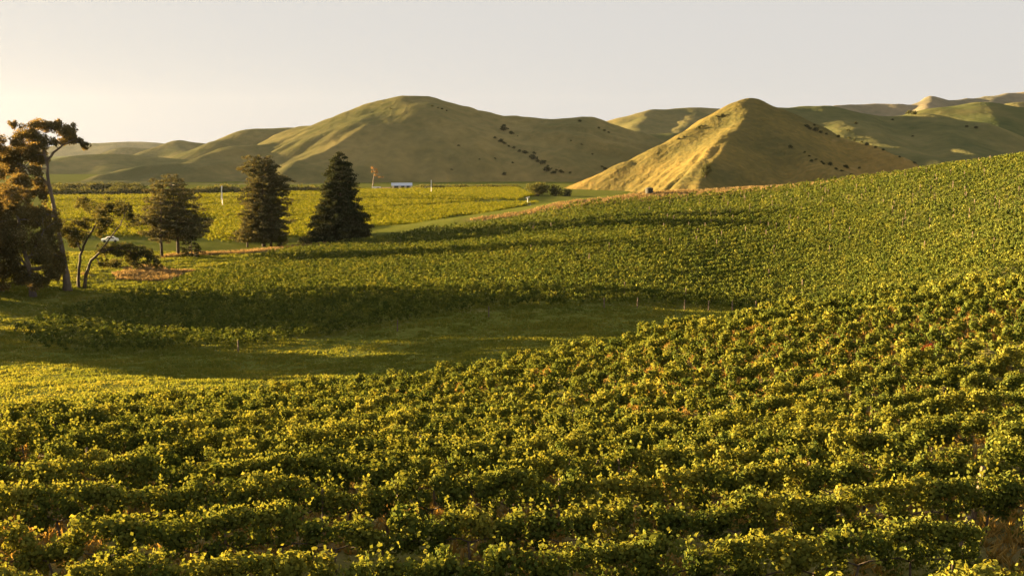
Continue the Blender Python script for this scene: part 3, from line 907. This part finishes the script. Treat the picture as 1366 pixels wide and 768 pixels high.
def tree_px(name, base_px, label, cat, paths, clumps, leaf, bark, dens, size, seed, depth=1.0, sub=5, fat=(1.0, 1.0), qr=(.38, .62), group=None, loc=None, twigs=True, shell=.35, tone=.45, aspect=.6):
    """a tree from paths [(px,py,r_cm,depth m)...] and foliage masses (px,py,rx,ry) sketched on the plane through its base"""
    rs = np.random.RandomState(seed)
    b = hit(*base_px) if loc is None else np.asarray(loc)
    sc_ = (b[1] * CP - (b[2] - CAM_Z) * SP) / FOC
    root = thing(name, b, label, cat, group)
    def L(px, py, d=0.0): return np.array([(px - base_px[0]) * sc_, d, (base_px[1] - py) * sc_])
    mb = MB(); sk = []
    for path in paths:
        pts = [L(p[0], p[1], p[3] if len(p) > 3 else 0) for p in path]
        fine = []; rad = []
        for i in range(len(pts) - 1):
            for t in np.linspace(0, 1, 4)[:-1]:
                fine.append(pts[i] * (1 - t) + pts[i + 1] * t + rs.normal(0, .05, 3)); rad.append(path[i][2] * (1 - t) + path[i + 1][2] * t)
        fine.append(pts[-1]); rad.append(path[-1][2])
        if path is paths[0] or path[0][1] >= base_px[1] - 3:
            fine[0] = fine[0] - np.array([0, 0, .5])
        mb.tube(fine, [x / 100 for x in rad], 9, wob=.12)
        sk += [(p, x / 100) for p, x in zip(fine, rad)]
    skp = np.array([s[0] for s in sk])
    cl = []
    for c in clumps:
        cx, cy_, rx, ry = c[0], c[1], c[2] * fat[0], c[3] * fat[1]
        dd = c[4] if len(c) > 4 else rs.normal(0, depth)
        for k in range(sub):
            o_ = unit(rs.normal(size=3)) * (rs.rand() ** .5) * .85
            cc = L(cx, cy_, dd) + o_ * np.array([rx * sc_, rx * sc_ * .9, ry * sc_])
            q = rs.uniform(*qr)
            cl.append([*cc, rx * sc_ * q, rx * sc_ * q, max(ry * sc_ * q * 1.0, .35)])
            if twigs and k < 3:
                j = np.argmin(np.linalg.norm((skp - cc) * [1, .6, 1], axis=1))
                a = sk[j][0]; mid = (a + cc) / 2 + rs.normal(0, .25, 3) + np.array([0, 0, .2])
                r0 = min(sk[j][1] * .55, .14)
                mb.tube([a, mid, cc], [r0, r0 * .6, .02], 5, cap=False)
    mb.build("trunk", bark, root, True)
    v, f, r = clump_leaves(np.array(cl), dens, size, rs, shell=shell, tone=tone, aspect=aspect)
    build("crown", v, f, leaf, root, r)
    return root

# tall gum
tree_px("gum_tree", (90, 388), "tallest gum tree with a pale bare trunk and ragged open crown at the left", "tree",
    [[(91, 389, 85), (90, 375, 60), (88, 350, 48), (84, 315, 38), (79, 280, 32), (75, 245, 26), (73, 215, 21), (70, 198, 20), (64, 184, 14), (58, 172, 8)],
     [(73, 218, 22), (83, 206, 19), (93, 198, 16), (103, 193, 10), (112, 188, 6)],
     [(76, 250, 22), (66, 238, 18), (54, 230, 14), (40, 222, 10), (26, 215, 6)],
     [(80, 290, 26), (66, 283, 22, -1), (54, 272, 17, -2), (46, 262, 12, -2), (40, 250, 8, -2)],
     [(83, 305, 26), (70, 300, 22, 1), (58, 292, 16, 1), (48, 279, 12, 1), (33, 277, 8, 1)],
     [(88, 352, 32), (75, 354, 27, -2), (58, 356, 22, -3), (40, 348, 18, -4), (20, 340, 12, -4), (4, 337, 8, -4)],
     [(74, 225, 18), (66, 212, 14, 2), (60, 202, 10, 2)]],
    [(50, 176, 15, 9), (66, 170, 16, 8), (36, 170, 6, 4), (58, 188, 18, 8), (80, 172, 8, 8), (46, 192, 10, 8),
     (97, 180, 9, 7), (108, 176, 7, 6), (100, 188, 14, 6), (112, 182, 5, 6), (124, 196, 6, 4), (116, 190, 4, 3), (90, 192, 6, 5),
     (22, 196, 16, 9), (36, 205, 16, 9), (10, 208, 14, 9), (55, 205, 12, 8), (66, 212, 8, 8), (28, 222, 14, 9), (45, 235, 10, 8), (10, 228, 12, 8), (62, 228, 8, 6), (70, 240, 6, 5), (58, 248, 10, 8), (40, 258, 12, 8), (66, 262, 7, 8), (84, 300, 6, 8), (80, 330, 7, 10), (79, 365, 6, 9), (66, 285, 9, 8), (50, 215, 12, 8), (72, 195, 8, 6)],
    M_gum, M_gumbark, 92, .29, 11, 1.8, 16, (1.2, 1.5), (.26, .46))
# dense gum behind it (fills the left edge) 
tree_px("gum_tree", (43, 396), "thick low gum tree with dense brown green foliage left of the tallest trunk", "tree",
    [[(45, 397, 62), (43, 380, 46), (42, 360, 38), (38, 335, 30), (34, 310, 24), (30, 285, 16), (28, 262, 9)],
     [(42, 358, 24), (30, 345, 19), (16, 335, 14), (0, 330, 8)], [(40, 345, 22), (55, 325, 17), (64, 308, 10)]],
    [(20, 262, 18, 13), (42, 270, 16, 12), (5, 280, 16, 14), (28, 290, 20, 12), (55, 290, 13, 12), (8, 310, 18, 14), (35, 318, 20, 14), (62, 320, 16, 14), (15, 342, 20, 14), (45, 345, 18, 14), (68, 348, 13, 14), (5, 365, 15, 12), (30, 368, 16, 9), (60, 372, 14, 9), (75, 335, 10, 14), (78, 362, 9, 12), (70, 300, 9, 10), (22, 245, 14, 8)],
    M_gum, M_gumbark, 84, .30, 12, 2.4, 16, (1.2, 1.6), (.28, .48))
tree_px("gum_tree", (-46, 400), "gum tree cut by the left edge of the photo with rusty sunlit leaves", "tree",
    [[(-46, 402, 70), (-44, 370, 52), (-40, 330, 42), (-38, 290, 32), (-36, 240, 20), (-34, 205, 10)],
     [(-42, 340, 28), (-25, 315, 20), (-8, 300, 12)], [(-42, 340, 28), (-62, 310, 20), (-80, 300, 12)]],
    [(-35, 200, 16, 10), (-20, 215, 15, 10), (-45, 220, 16, 10), (-10, 235, 14, 10), (-30, 240, 20, 12), (-55, 245, 16, 12), (-15, 265, 18, 12), (-42, 270, 22, 14), (-68, 275, 16, 12), (-10, 295, 18, 13), (-38, 302, 22, 14), (-70, 305, 18, 14), (-12, 328, 18, 14), (-45, 335, 22, 14), (-75, 338, 16, 12), (-5, 355, 15, 12), (-30, 365, 16, 10)],
    M_gum, M_gumbark, 84, .30, 13, 2.4, 13, (1.2, 1.6), (.24, .44), tone=.55)
# leaning tree with two stems
tree_px("leaning_tree", (109, 384), "leaning dark tree with two slender stems and a flat topped crown", "tree",
    [[(105, 385, 30), (106, 365, 25), (110, 340, 22), (118, 322, 18), (130, 305, 14), (140, 285, 9)],
     [(112, 385, 34), (117, 365, 28), (124, 348, 24), (140, 335, 20), (160, 330, 16), (185, 338, 11), (205, 345, 6)],
     [(112, 335, 15), (104, 320, 11), (98, 310, 7)], [(135, 338, 15), (150, 318, 12), (165, 300, 9), (172, 285, 6)]],
    [(134, 272, 14, 7), (150, 274, 16, 7), (128, 282, 12, 7), (165, 280, 14, 8), (145, 288, 16, 8), (178, 276, 9, 6), (160, 296, 13, 7), (176, 292, 8, 7),
     (100, 302, 14, 7), (118, 300, 14, 7), (95, 315, 12, 7), (112, 314, 16, 9), (132, 308, 10, 8), (100, 326, 10, 6),
     (150, 335, 16, 7), (172, 330, 15, 7), (190, 338, 14, 7), (170, 345, 14, 6), (205, 346, 12, 6), (218, 350, 7, 5), (142, 350, 8, 5), (188, 352, 10, 4), (135, 335, 8, 6)],
    M_dark, M_bark, 95, .27, 14, 1.7, 14, (1.15, 1.7), (.20, .40))

def conifer(name, base_px, label, prof, leaf, seed, stems, depth=1.0, lay=26, dens=60, size=.5, pad=.32, droop=.15, group=None, loc=None, rough=.25, extra=()):
    """prof: [(py, left px, right px)] silhouette half widths measured from the stem line at base_px[0]"""
    rs = np.random.RandomState(seed)
    b = hit(*base_px) if loc is None else np.asarray(loc)
    sc_ = (b[1] * CP - (b[2] - CAM_Z) * SP) / FOC
    root = thing(name, b, label, "tree", group)
    prof = sorted(prof)
    py = np.array([p[0] for p in prof]); lf = np.array([base_px[0] - p[1] for p in prof]) * sc_; rt = np.array([p[2] - base_px[0] for p in prof]) * sc_
    top, bot = py[0], py[-1]
    mb = MB(); cl = []
    for path in stems:
        pts = [np.array([(p[0] - base_px[0]) * sc_, 0, (base_px[1] - p[1]) * sc_ - (.5 if i == 0 else 0)]) for i, p in enumerate(path)]
        mb.tube(pts, [p[2] / 100 for p in path], 9, wob=.1)
    main = stems[0]
    sy = np.array([p[1] for p in main])[::-1]; sx = np.array([p[0] for p in main])[::-1]
    for i in range(lay):
        y_ = top + 1.5 + (bot - top) * (i / (lay - 1)) ** .92
        z = (base_px[1] - y_) * sc_
        x0 = (np.interp(y_, sy, sx) - base_px[0]) * sc_
        wl2 = np.interp(y_, py, lf) + x0; wr2 = np.interp(y_, py, rt) - x0
        nb = 4 + int(1.9 * (wl2 + wr2) / 2.4)
        a0 = rs.uniform(0, 6.28)
        for k in range(nb):
            a = a0 + k * 2.399
            ca_, sa_ = math.cos(a), math.sin(a)
            W = (wr2 if ca_ > 0 else wl2) * abs(ca_) + (wl2 + wr2) / 2 * abs(sa_)
            L_ = W * (.98 - rough * 1.7 * rs.rand() ** 1.3)
            if L_ < .3: L_ = .3
            p0 = np.array([x0, 0, z]); p1 = p0 + np.array([ca_ * L_, sa_ * L_ * depth, -droop * L_ * .3 + rs.normal(0, .15)])
            if L_ > 1.0 and rs.rand() < .6:
                mb.tube([p0, (p0 + p1) / 2 + [0, 0, .12], p1], [.07, .05, .015], 5, cap=False)
            steps = max(1, int(L_ / .95))
            for s in range(steps):
                t = 1 - (s + .3) / (steps + .4) * .8
                q = pad * (.62 + .5 * rs.rand()) * (.75 + .05 * L_)
                c = p0 + (p1 - p0) * t + rs.normal(0, .22, 3)
                cl.append([*c, q * 2.3, q * 2.3, q * 1.15])
    for ex in extra:
        cx, cy_, rx, ry = ex
        for k in range(5):
            o_ = unit(rs.normal(size=3)) * .7
            cl.append([(cx - base_px[0]) * sc_ + o_[0] * rx * sc_, o_[1] * rx * sc_, (base_px[1] - cy_) * sc_ + o_[2] * ry * sc_, rx * sc_ * .5, rx * sc_ * .5, ry * sc_ * .5])
    mb.build("trunk", M_bark, root, True)
    v, f, r = clump_leaves(np.array(cl), dens, size, rs, flat_n=.5, aspect=.45, shell=.2)
    build("crown", v, f, leaf, root, r)
    return root

conifer("pine_tree", (455, 320), "dark cone shaped pine foliated to the ground, rightmost of the three conifers",
    [(206, 453, 458), (212, 444, 469), (225, 441, 469), (240, 435, 473), (255, 430, 475), (270, 428, 479), (290, 422, 488), (305, 415, 492), (318, 408, 496)],
    M_pine, 21, [[(455, 320, 45), (455, 270, 32), (456, 230, 16), (456, 210, 5)]], 1.0, 27, 36, .55, .46, .35, rough=.36)
conifer("cypress_tree", (350, 329), "broad column shaped cypress with a side branch jutting left near its top, middle conifer",
    [(210, 336, 358), (214, 333, 374), (222, 330, 376), (232, 331, 380), (240, 334, 388), (252, 334, 384), (270, 325, 384), (285, 325, 382), (298, 326, 384), (312, 312, 378), (318, 316, 372)],
    M_cypress, 22, [[(352, 330, 50), (352, 280, 36), (353, 240, 20), (353, 214, 6)], [(330, 331, 28), (331, 312, 20), (336, 285, 10)], [(362, 330, 34), (361, 305, 24), (357, 280, 10)]], .9, 26, 30, .52, .36, .15, rough=.34,
    extra=[(322, 226, 8, 2.6), (333, 229, 7, 3), (384, 240, 7, 2.5), (322, 310, 11, 5), (312, 316, 6, 4)])
conifer("cedar_tree", (237, 340), "hazy spreading cedar with flat layered branches, leftmost of the three conifers",
    [(233, 226, 240), (238, 208, 244), (245, 203, 250), (255, 200, 258), (262, 197, 262), (272, 198, 262), (280, 192, 272), (290, 190, 273), (300, 196, 281), (310, 200, 281), (316, 206, 262)],
    M_cypress, 23, [[(238, 341, 40), (238, 310, 34), (236, 270, 22), (232, 236, 6)]], .9, 16, 22, .50, .34, .05, rough=.40)
conifer("cedar_tree", (216, 343), "slim cedar with a bare lower trunk just left of the spreading cedar", 
    [(262, 210, 222), (275, 197, 232), (290, 194, 234), (305, 196, 232), (318, 200, 226)],
    M_cypress, 24, [[(216, 344, 34), (216, 310, 27), (218, 280, 16), (218, 264, 6)]], .9, 10, 18, .50, .32, .05, rough=.4)
conifer("conifer_bush", (256, 342), "small dark pointed bush at the foot of the leftmost conifer",
    [(312, 254, 258), (320, 249, 262), (330, 245, 266), (338, 244, 268), (341, 246, 266)],
    M_pine, 25, [[(256, 343, 14), (256, 316, 5)]], 1.0, 9, 40, .42, .3, .1)

def shrub(name, base_px, w, h, label, leaf, seed, cat="shrub", loc=None, group=None, dens=40, size=.4, n=9, tone=.45):
    rs = np.random.RandomState(seed)
    b = np.asarray(loc) if loc is not None else hit(*base_px)
    root = thing(name, b, label, cat, group)
    mb = MB(); cl = []
    for k in range(n):
        a = rs.uniform(0, 6.28); r = rs.rand() ** .6 * .62
        z = h * rs.uniform(.22, .74) * (1 - .3 * r)
        c = np.array([math.cos(a) * r * w / 2, math.sin(a) * r * w / 2, z])
        cl.append([*c, w * .24 * rs.uniform(.8, 1.25), w * .24 * rs.uniform(.8, 1.25), h * .26 * rs.uniform(.8, 1.2)])
        mb.tube([(0, 0, -.2), c * [.4, .4, .5], c], [w * .02, w * .014, .01], 5, cap=False)
    mb.build("stem", M_bark, root)
    v, f, r = clump_leaves(np.array(cl), dens / (size * size) * .16, size, rs, shell=.3, tone=tone)
    build("foliage", v, f, leaf, root, r)
    return root
for k_, (x_, y_, src, rz_, sc2) in enumerate(((-98, 131, "gum_tree.001", 1.0, .92), (-106, 137, "gum_tree.002", 2.2, .78), (-109, 131, "gum_tree.002", 4.0, .75), (-100, 153, "gum_tree.001", 3.9, .95), (-108, 158, "gum_tree.002", 5.0, .8), (-98, 162, "gum_tree.001", .4, .9), (-112, 128, "gum_tree.001", 2.9, .85), (-97, 156, "gum_tree.002", 2.4, .8), (-99, 169, "gum_tree.001", 1.9, .95), (-104, 175, "gum_tree.001", .9, .9))):
    o = copy_tree(bpy.data.objects[src])
    o.location = (x_, y_, float(height(np.array([float(x_)]), np.array([float(y_)]))[0])); o.rotation_euler = (0, 0, rz_); o.scale = (sc2 * 1.1, sc2 * 1.1, sc2)
    tag(o, "gum tree of the row standing just outside the left edge of the photo", "tree", "gum trees outside the left edge")
gl2 = (-101.0, 143.5); gz2 = float(height(np.array([gl2[0]]), np.array([gl2[1]]))[0])
o = tree_px("gum_tree", (0, 0), "gum tree of the row standing just outside the left edge of the photo", "tree",
    [[(0, 0, 55), (2, -50, 42), (0, -90, 32), (-3, -130, 18), (-2, -160, 8)], [(1, -70, 22), (20, -95, 14), (30, -110, 7)], [(1, -75, 22), (-20, -100, 14), (-30, -115, 7)]],
    [(0, -100, 26, 13), (-25, -98, 18, 13), (25, -98, 18, 13), (0, -125, 28, 14), (28, -122, 16, 13), (-28, -122, 16, 13), (0, -150, 20, 12), (14, -140, 18, 12), (-14, -140, 18, 12)],
    M_gum, M_gumbark, 60, .42, 17, 2.6, 8, (1.15, 1.2), loc=(gl2[0], gl2[1], gz2))
o["group"] = "gum trees outside the left edge"
shrub("round_shrub", (375, 328), 5.0, 5.2, "pale green rounded shrub between the middle and right conifers", M_shrub, 31, size=.35)
shrub("low_bush", (412, 326), 5.5, 2.6, "low bush at the left foot of the dark pine", M_dark, 32, size=.35)
shrub("low_bush", (30, 572), 5.6, 1.5, "dark low bush at the left edge beyond the near vines", M_dark, 33, size=.16)
shrub("low_bush", (5, 584), 4.6, 1.5, "dark low bush cut by the left edge beside the near vines", M_dark, 34, size=.16)
shrub("low_bush", (-5, 390), 6, 2.0, "low bush on the lit grass below the gum trees at the left edge", M_gum, 35, size=.3)
shrub("low_bush", (155, 357), 4.0, 2.2, "small round bush behind the leaning tree stems", M_dark, 36, size=.3)
def at_px(px, py): 
    x, y = flat(px, py); return (x, y, float(height(np.array([x]), np.array([y]))[0]))
shrub("willow_bush", None, 15.5, 9.0, "largest rounded bush at the right end of the valley vineyard", M_shrub, 41, loc=at_px(718, 261.5), size=.8, n=12)
shrub("willow_bush", None, 7.5, 7.0, "second rounded bush below the foot of the golden hill", M_shrub, 42, loc=at_px(741, 261.5), size=.8, n=9, tone=.35)
shrub("willow_bush", None, 6.5, 4.6, "smallest dark bush at the foot of the golden hill", M_dark, 43, loc=at_px(755, 261.8), size=.8, n=7)
shrub("hill_tree", None, 6.5, 9.0, "dark narrow tree low on the right hill beside the sunlit face", M_hillbush, 44, "tree", loc=hit_hill(941, 238), size=.8, n=11)

# bare golden gum beyond the pine
lo = at_px(497, 250.5)
tree_px("golden_gum", (497, 250), "tall sparse golden gum tree rising behind the farm sheds", "tree",
    [[(497, 251, 45), (498, 243, 38), (499, 236, 30), (500, 229, 20), (499, 223, 10)], [(499, 238, 20), (503, 233, 14), (509, 231, 8)]],
    [(499, 224, 3.5, 2.2), (501, 229, 3.5, 2.2), (504, 233, 3.5, 1.6), (509, 236, 3, 1.5), (497, 228, 2, 1.5), (503, 226, 2, 1.5)],
    M_golden, M_gumbark, 12, .8, 51, 1.0, 3, loc=lo)

# bushes dotted over the hills
proto = shrub("hill_shrub", None, 5.0, 3.4, "", M_hillbush, 61, loc=(0, 0, -50), size=.9, n=7, dens=46)
first = True
def hb(px, py, s, label, group):
    global first
    p_ = hit_hill(px, py)
    if p_ is None: return
    o = proto if first else copy_tree(proto)
    first = False
    o.location = p_ - np.array([0, 0, .3])
    o.rotation_euler = (0, 0, random.uniform(0, 6.28)); o.scale = (s, s, s * random.uniform(.75, 1.1))
    tag(o, label, "shrub", group)
gl_ = "dark shrub in the bushy gully on the right flank of the middle hill"
for px, py in ((668, 171), (673, 169), (678, 174), (672, 176), (683, 180), (690, 183), (661, 185), (668, 190), (674, 192), (680, 196), (686, 199), (692, 203), (700, 206), (706, 210), (712, 212), (718, 217), (724, 220), (730, 223), (736, 226), (742, 228), (748, 231), (730, 228), (738, 232), (745, 225), (713, 206), (727, 217)):
    hb(px + random.uniform(-1.5, 1.5), py + random.uniform(-1, 1), random.choice((.35, .5, .7, 1.0, 1.5)) * random.uniform(.8, 1.2), gl_, "shrubs in the gully of the middle hill")
for px, py, s in ((612, 195, .9), (660, 213, .9), (521, 146, .7), (603, 228, .9), (672, 234, 1.2), (684, 219, .7), (640, 214, .6), (776, 195, .8), (803, 224, .9), (808, 227, 1.2), (790, 207, .7), (762, 188, .6), (760, 232, .8)):
    hb(px, py, s * .7, "lone dark shrub dotted on the open face of the middle hill", "lone shrubs on the middle hill")
for px, py, s in ((773, 162.6, 1.2), (577, 143, .9), (584, 145, .8), (590, 147, .8), (596, 149, .7), (799, 172, .9), (806, 175, 1.0), (812, 178, .9)):
    hb(px, py, s * .7, "small shrub near the skyline of the middle hill", "skyline shrubs of the middle hill")
for px, py, s in ((1077, 171, 1.1), (1080, 173, .9), (1087, 175, 1.2), (1094, 178, .8), (1102, 180, .6), (1118, 183, .8), (1133, 186, 1.1), (1139, 188, .8), (1149, 191, .7), (1156, 194, .9), (1168, 198, .7), (1178, 201, .6), (1200, 211, .5), (1220, 219, .7), (1086, 168, .7)):
    hb(px, py, s * .8, "dark shrub in the line down the upper ridge of the right hill", "shrubs down the upper ridge of the right hill")
for px, py, s in ((1054, 198, .9), (1037, 194, .4), (1073, 205, .5), (1080, 209, .5), (1088, 213, .5), (1096, 217, .6), (1099, 219, .6), (1107, 221, .9), (1115, 226, .6), (1123, 229, .7), (1129, 225, 1.0), (1136, 234, .6), (1146, 226, .5), (1082, 216, .6)):
    hb(px, py, s * .8, "dark shrub in the line down the lower spur of the right hill", "shrubs down the lower spur of the right hill")
for px, py, s in ((932, 172, .9), (936, 170, .8), (957, 158, .9), (905, 187, .8), (912, 184, .6), (964, 155, .8)):
    hb(px, py, s * .8, "dark shrub clinging to the sunlit left ridge of the right hill", "shrubs on the sunlit ridge")
for px, py, s in ((1212, 152, 1.5), (1220, 153, 1.3), (1142, 166, .8), (1132, 176, .8), (1290, 170, .7), (1302, 172, .9), (1218, 183, .6), (1190, 161, .7)):
    hb(px, py, s, "small dark shrub on the hills behind the right hill", "shrubs on the hills behind")

# scrub line along the far edge of the valley vineyard
sxy = []
for px in np.arange(60, 480, 1.1):
    w_ = 1.0 + .8 * vnoise(np.array([px / 14.0]), np.array([0.]), 5)[0]
    x, y = flat(px, np.interp(px, [60, 200, 430, 480], [262, 259.5, 256.5, 254.2]) + random.uniform(-.8, .3))
    sxy.append([x, y, 0, 3.2 * w_, 3.2 * w_, 3.4 * w_ * random.uniform(.6, 1.3)])
for px in np.arange(555, 690, 1.5):
    x, y = flat(px, 251.5 + random.uniform(-.8, .3))
    sxy.append([x, y, 0, 3, 3, random.uniform(1.0, 2.6)])
for px in np.arange(62, 185, 1.3):
    x, y = flat(px, 258 + random.uniform(-.8, .3))
    sxy.append([x, y, 2, 5, 5, random.uniform(1.5, 4)])
v, f, r = clump_leaves(np.array(sxy), 6, 1.1, np.random.RandomState(71), tone=.5)
tag(build("scrub", v, f, M_shrub, None, r), "line of low scrub along the far edge of the valley vineyard", "scrub", None, "stuff")

# ---------------------------------------------------------------- built things
def gable_shed(loc, L_, W, H, RH, rz):
    root = thing("farm_shed", loc, "low farm shed with a grey blue roof at the far side of the valley", "shed", None, rz)
    mb = MB()
    x, y = L_ / 2, W / 2
    mb.add([(-x, -y, -.3), (x, -y, -.3), (x, y, -.3), (-x, y, -.3), (-x, -y, H), (x, -y, H), (x, y, H), (-x, y, H), (-x, 0, H + RH), (x, 0, H + RH)],
           [(0, 1, 5, 4), (2, 3, 7, 6), (0, 4, 8, 7, 3), (1, 2, 6, 9, 5), (0, 3, 2, 1)])
    mb.build("wall", M_cream, root)
    rb = MB()
    e = .45; t = .12
    for s in (-1, 1):
        a = [(-x - e, s * (y + e), H - e * RH / y + .06), (x + e, s * (y + e), H - e * RH / y + .06), (x + e, 0, H + RH + .06), (-x - e, 0, H + RH + .06)]
        b_ = [(p[0], p[1], p[2] + t) for p in a]
        rb.add(a + b_, [(0, 1, 2, 3)[::-1], (4, 5, 6, 7), (0, 1, 5, 4), (1, 2, 6, 5), (2, 3, 7, 6), (3, 0, 4, 7)])
    rb.build("roof", M_roof, root)
    for dx, w in ((-L_ * .28, L_ * .22), (L_ * .05, L_ * .16), (L_ * .32, L_ * .16)):
        d = MB(); d.box((dx, -y - .03, 1.25), (w, .06, 2.5)); d.build("door", M_darkdoor, root)
    d = MB(); d.box((-x - .03, 0, 1.4), (.06, W * .45, 2.8)); d.build("door", M_darkdoor, root)
    return root
gable_shed(at_px(536, 252.6), 12.5, 8.0, 2.5, 1.5, .12)
lo = at_px(502, 254.2)
root = thing("white_container", lo, "small white box shaped building left of the farm shed", "building", None, .05)
d = MB(); d.box((0, 0, 1.1), (5.2, 2.4, 2.2)); d.build("wall", M_white, root)
d = MB(); d.box((0, 0, 2.27), (5.4, 2.6, .12)); d.build("roof", M_roof, root)
d = MB(); d.box((1.2, -1.23, 1.0), (.9, .06, 1.9)); d.build("door", M_darkdoor, root)
lo = at_px(514, 254.0)
root = thing("low_barn", lo, "long low red brown lean-to beside the farm shed", "shed", None, .05)
d = MB(); d.box((0, 0, .7), (6.4, 2.4, 1.4)); d.build("wall", M_redbrown, root)
d = MB(); d.add([(-3.4, -1.5, 1.42), (3.4, -1.5, 1.42), (3.4, 1.5, 1.8), (-3.4, 1.5, 1.8), (-3.4, -1.5, 1.5), (3.4, -1.5, 1.5), (3.4, 1.5, 1.88), (-3.4, 1.5, 1.88)], [(3, 2, 1, 0), (4, 5, 6, 7), (0, 1, 5, 4), (1, 2, 6, 5), (2, 3, 7, 6), (3, 0, 4, 7)])
d.build("roof", M_redbrown, root)

def car(loc, rz, label, s=1.0, group=None):
    root = thing("parked_car", loc, label, "car", group, rz)
    mb = MB()
    prof = [(-2.1, .35), (-2.15, .8), (-1.9, 1.0), (-1.2, 1.05), (-.6, 1.5), (.9, 1.52), (1.5, 1.05), (2.1, .92), (2.2, .4)]
    n = len(prof)
    vv = [(p[0], -.85 * (1 if p[1] < 1.2 else .84), p[1]) for p in prof] + [(p[0], .85 * (1 if p[1] < 1.2 else .84), p[1]) for p in prof]
    mb.add(vv, [tuple(range(n)), tuple(range(2 * n - 1, n - 1, -1))] + [(i, i + n, (i + 1) % n + n, (i + 1) % n) for i in range(n)])
    mb.build("body", M_white, root)
    for s_ in (-1, 1):
        w = MB(); w.add([(-.95, s_ * .86, 1.1), (1.25, s_ * .86, 1.1), (.8, s_ * .74, 1.44), (-.55, s_ * .74, 1.44)], [(0, 1, 2, 3)])
        w.build("window", M_glass, root)
    for x in (-1.35, 1.35):
        for s_ in (-1, 1):
            w = MB(); w.tube([(x, s_ * .70, .34), (x, s_ * .9, .34)], [.34, .34], 16); w.build("wheel", M_rubber, root)
    root.scale = (s, s, s)
    return root
car(at_px(147, 324.5), .35, "white car parked behind the leaning tree, half hidden by leaves")
car(at_px(570, 251.6), .1, "white vehicle at the valley edge right of the farm shed, left of the pole")
car(at_px(590, 251.0), -.2, "smaller white vehicle at the valley edge right of the thin pole", .8)

def wind_machine(loc, h, label, rot, blade):
    root = thing("wind_machine", loc, label, "wind machine", "frost fans in the valley vineyard")
    mb = MB(); mb.tube([(0, 0, -.3), (0, 0, h * .5), (0, 0, h)], [.22, .19, .15], 10); mb.build("pole", M_steel, root)
    hb_ = MB(); hb_.box((0, -.25, h), (.4, .9, .45)); hb_.build("gearbox", M_steel, root)
    for s_ in (1, -1):
        b = MB()
        cs, sn = math.cos(rot), math.sin(rot)
        def q(r, w, d): return (r * sn * s_ + w * cs * s_, -.78 + d, h + r * cs * s_ - w * sn * s_)
        b.add([q(.1, -.18, -.03), q(.1, .18, .05), q(blade, .30, .10), q(blade, -.26, 0.0), q(.1, -.18, .03), q(.1, .18, .11), q(blade, .30, .16), q(blade, -.26, .06)],
              [(0, 1, 2, 3), (7, 6, 5, 4), (0, 4, 5, 1), (1, 5, 6, 2), (2, 6, 7, 3), (3, 7, 4, 0)])
        b.build("blade", M_white, root)
    e = MB(); e.box((.9, 0, .7), (1.0, .8, 1.4)); e.build("engine", M_white, root)
    return root
wind_machine(at_px(297, 277), 6.6, "frost fan with white upright blades between the leftmost and middle conifers", .06, 3.0)
wind_machine(at_px(575.5, 259), 6.0, "slender frost fan standing alone right of the farm shed", .02, 2.0)
wind_machine(at_px(704, 274), 3.6, "short frost fan at the right end of the valley vineyard beside the dry bank", 1.2, .9)

p_ = hit(866, 259.5); 
p_ = P(866, 259.5, 277); p_[2] = float(height(p_[:1], p_[1:2])[0])
root = thing("water_tank", p_, "dark squat water tank on the dry bank above the far vineyard", "water tank")
mb = MB(); mb.tube([(0, 0, -.3), (0, 0, .7), (0, 0, 1.5)], [1.08, 1.08, 1.08], 24); mb.build("tank_body", M_tank, root, False)
mb = MB(); mb.tube([(0, 0, 1.504), (0, 0, 1.58), (0, 0, 1.72), (0, 0, 1.76)], [1.12, 1.1, .5, .2], 24); mb.build("lid", M_tank, root, False)

# a cluster of red leaves on one far vine of the near slope
p_ = P(1232, 440, 52); p_[2] = float(height(p_[:1], p_[1:2])[0])
rs = np.random.RandomState(91)
root = thing("red_vine", p_, "single vine with a tuft of red leaves near the right edge", "grapevine")
pos, nor, S, rnd = vine_leaves(np.zeros((1, 3)), np.array([[1., 0.]]), 14, 30, .15, rs)
v, f = leaf_quads(pos, nor, S, rs); build("foliage", v, f, M_vine, root, rnd)
cl = np.array([[.0, -.25, 1.75, .26, .2, .16], [.3, -.2, 1.95, .2, .16, .12]])
v, f, r = clump_leaves(cl, 600, .13, rs); ch = build("red_leaves", v, f, M_red, root, r); ch["label"] = "tuft of dark red leaves"
mb = MB(); mb.tube([(0, 0, -.15), (.03, .02, .4), (0, 0, .95)], [.045, .036, .03], 6); mb.build("trunk", M_vinebark, root)
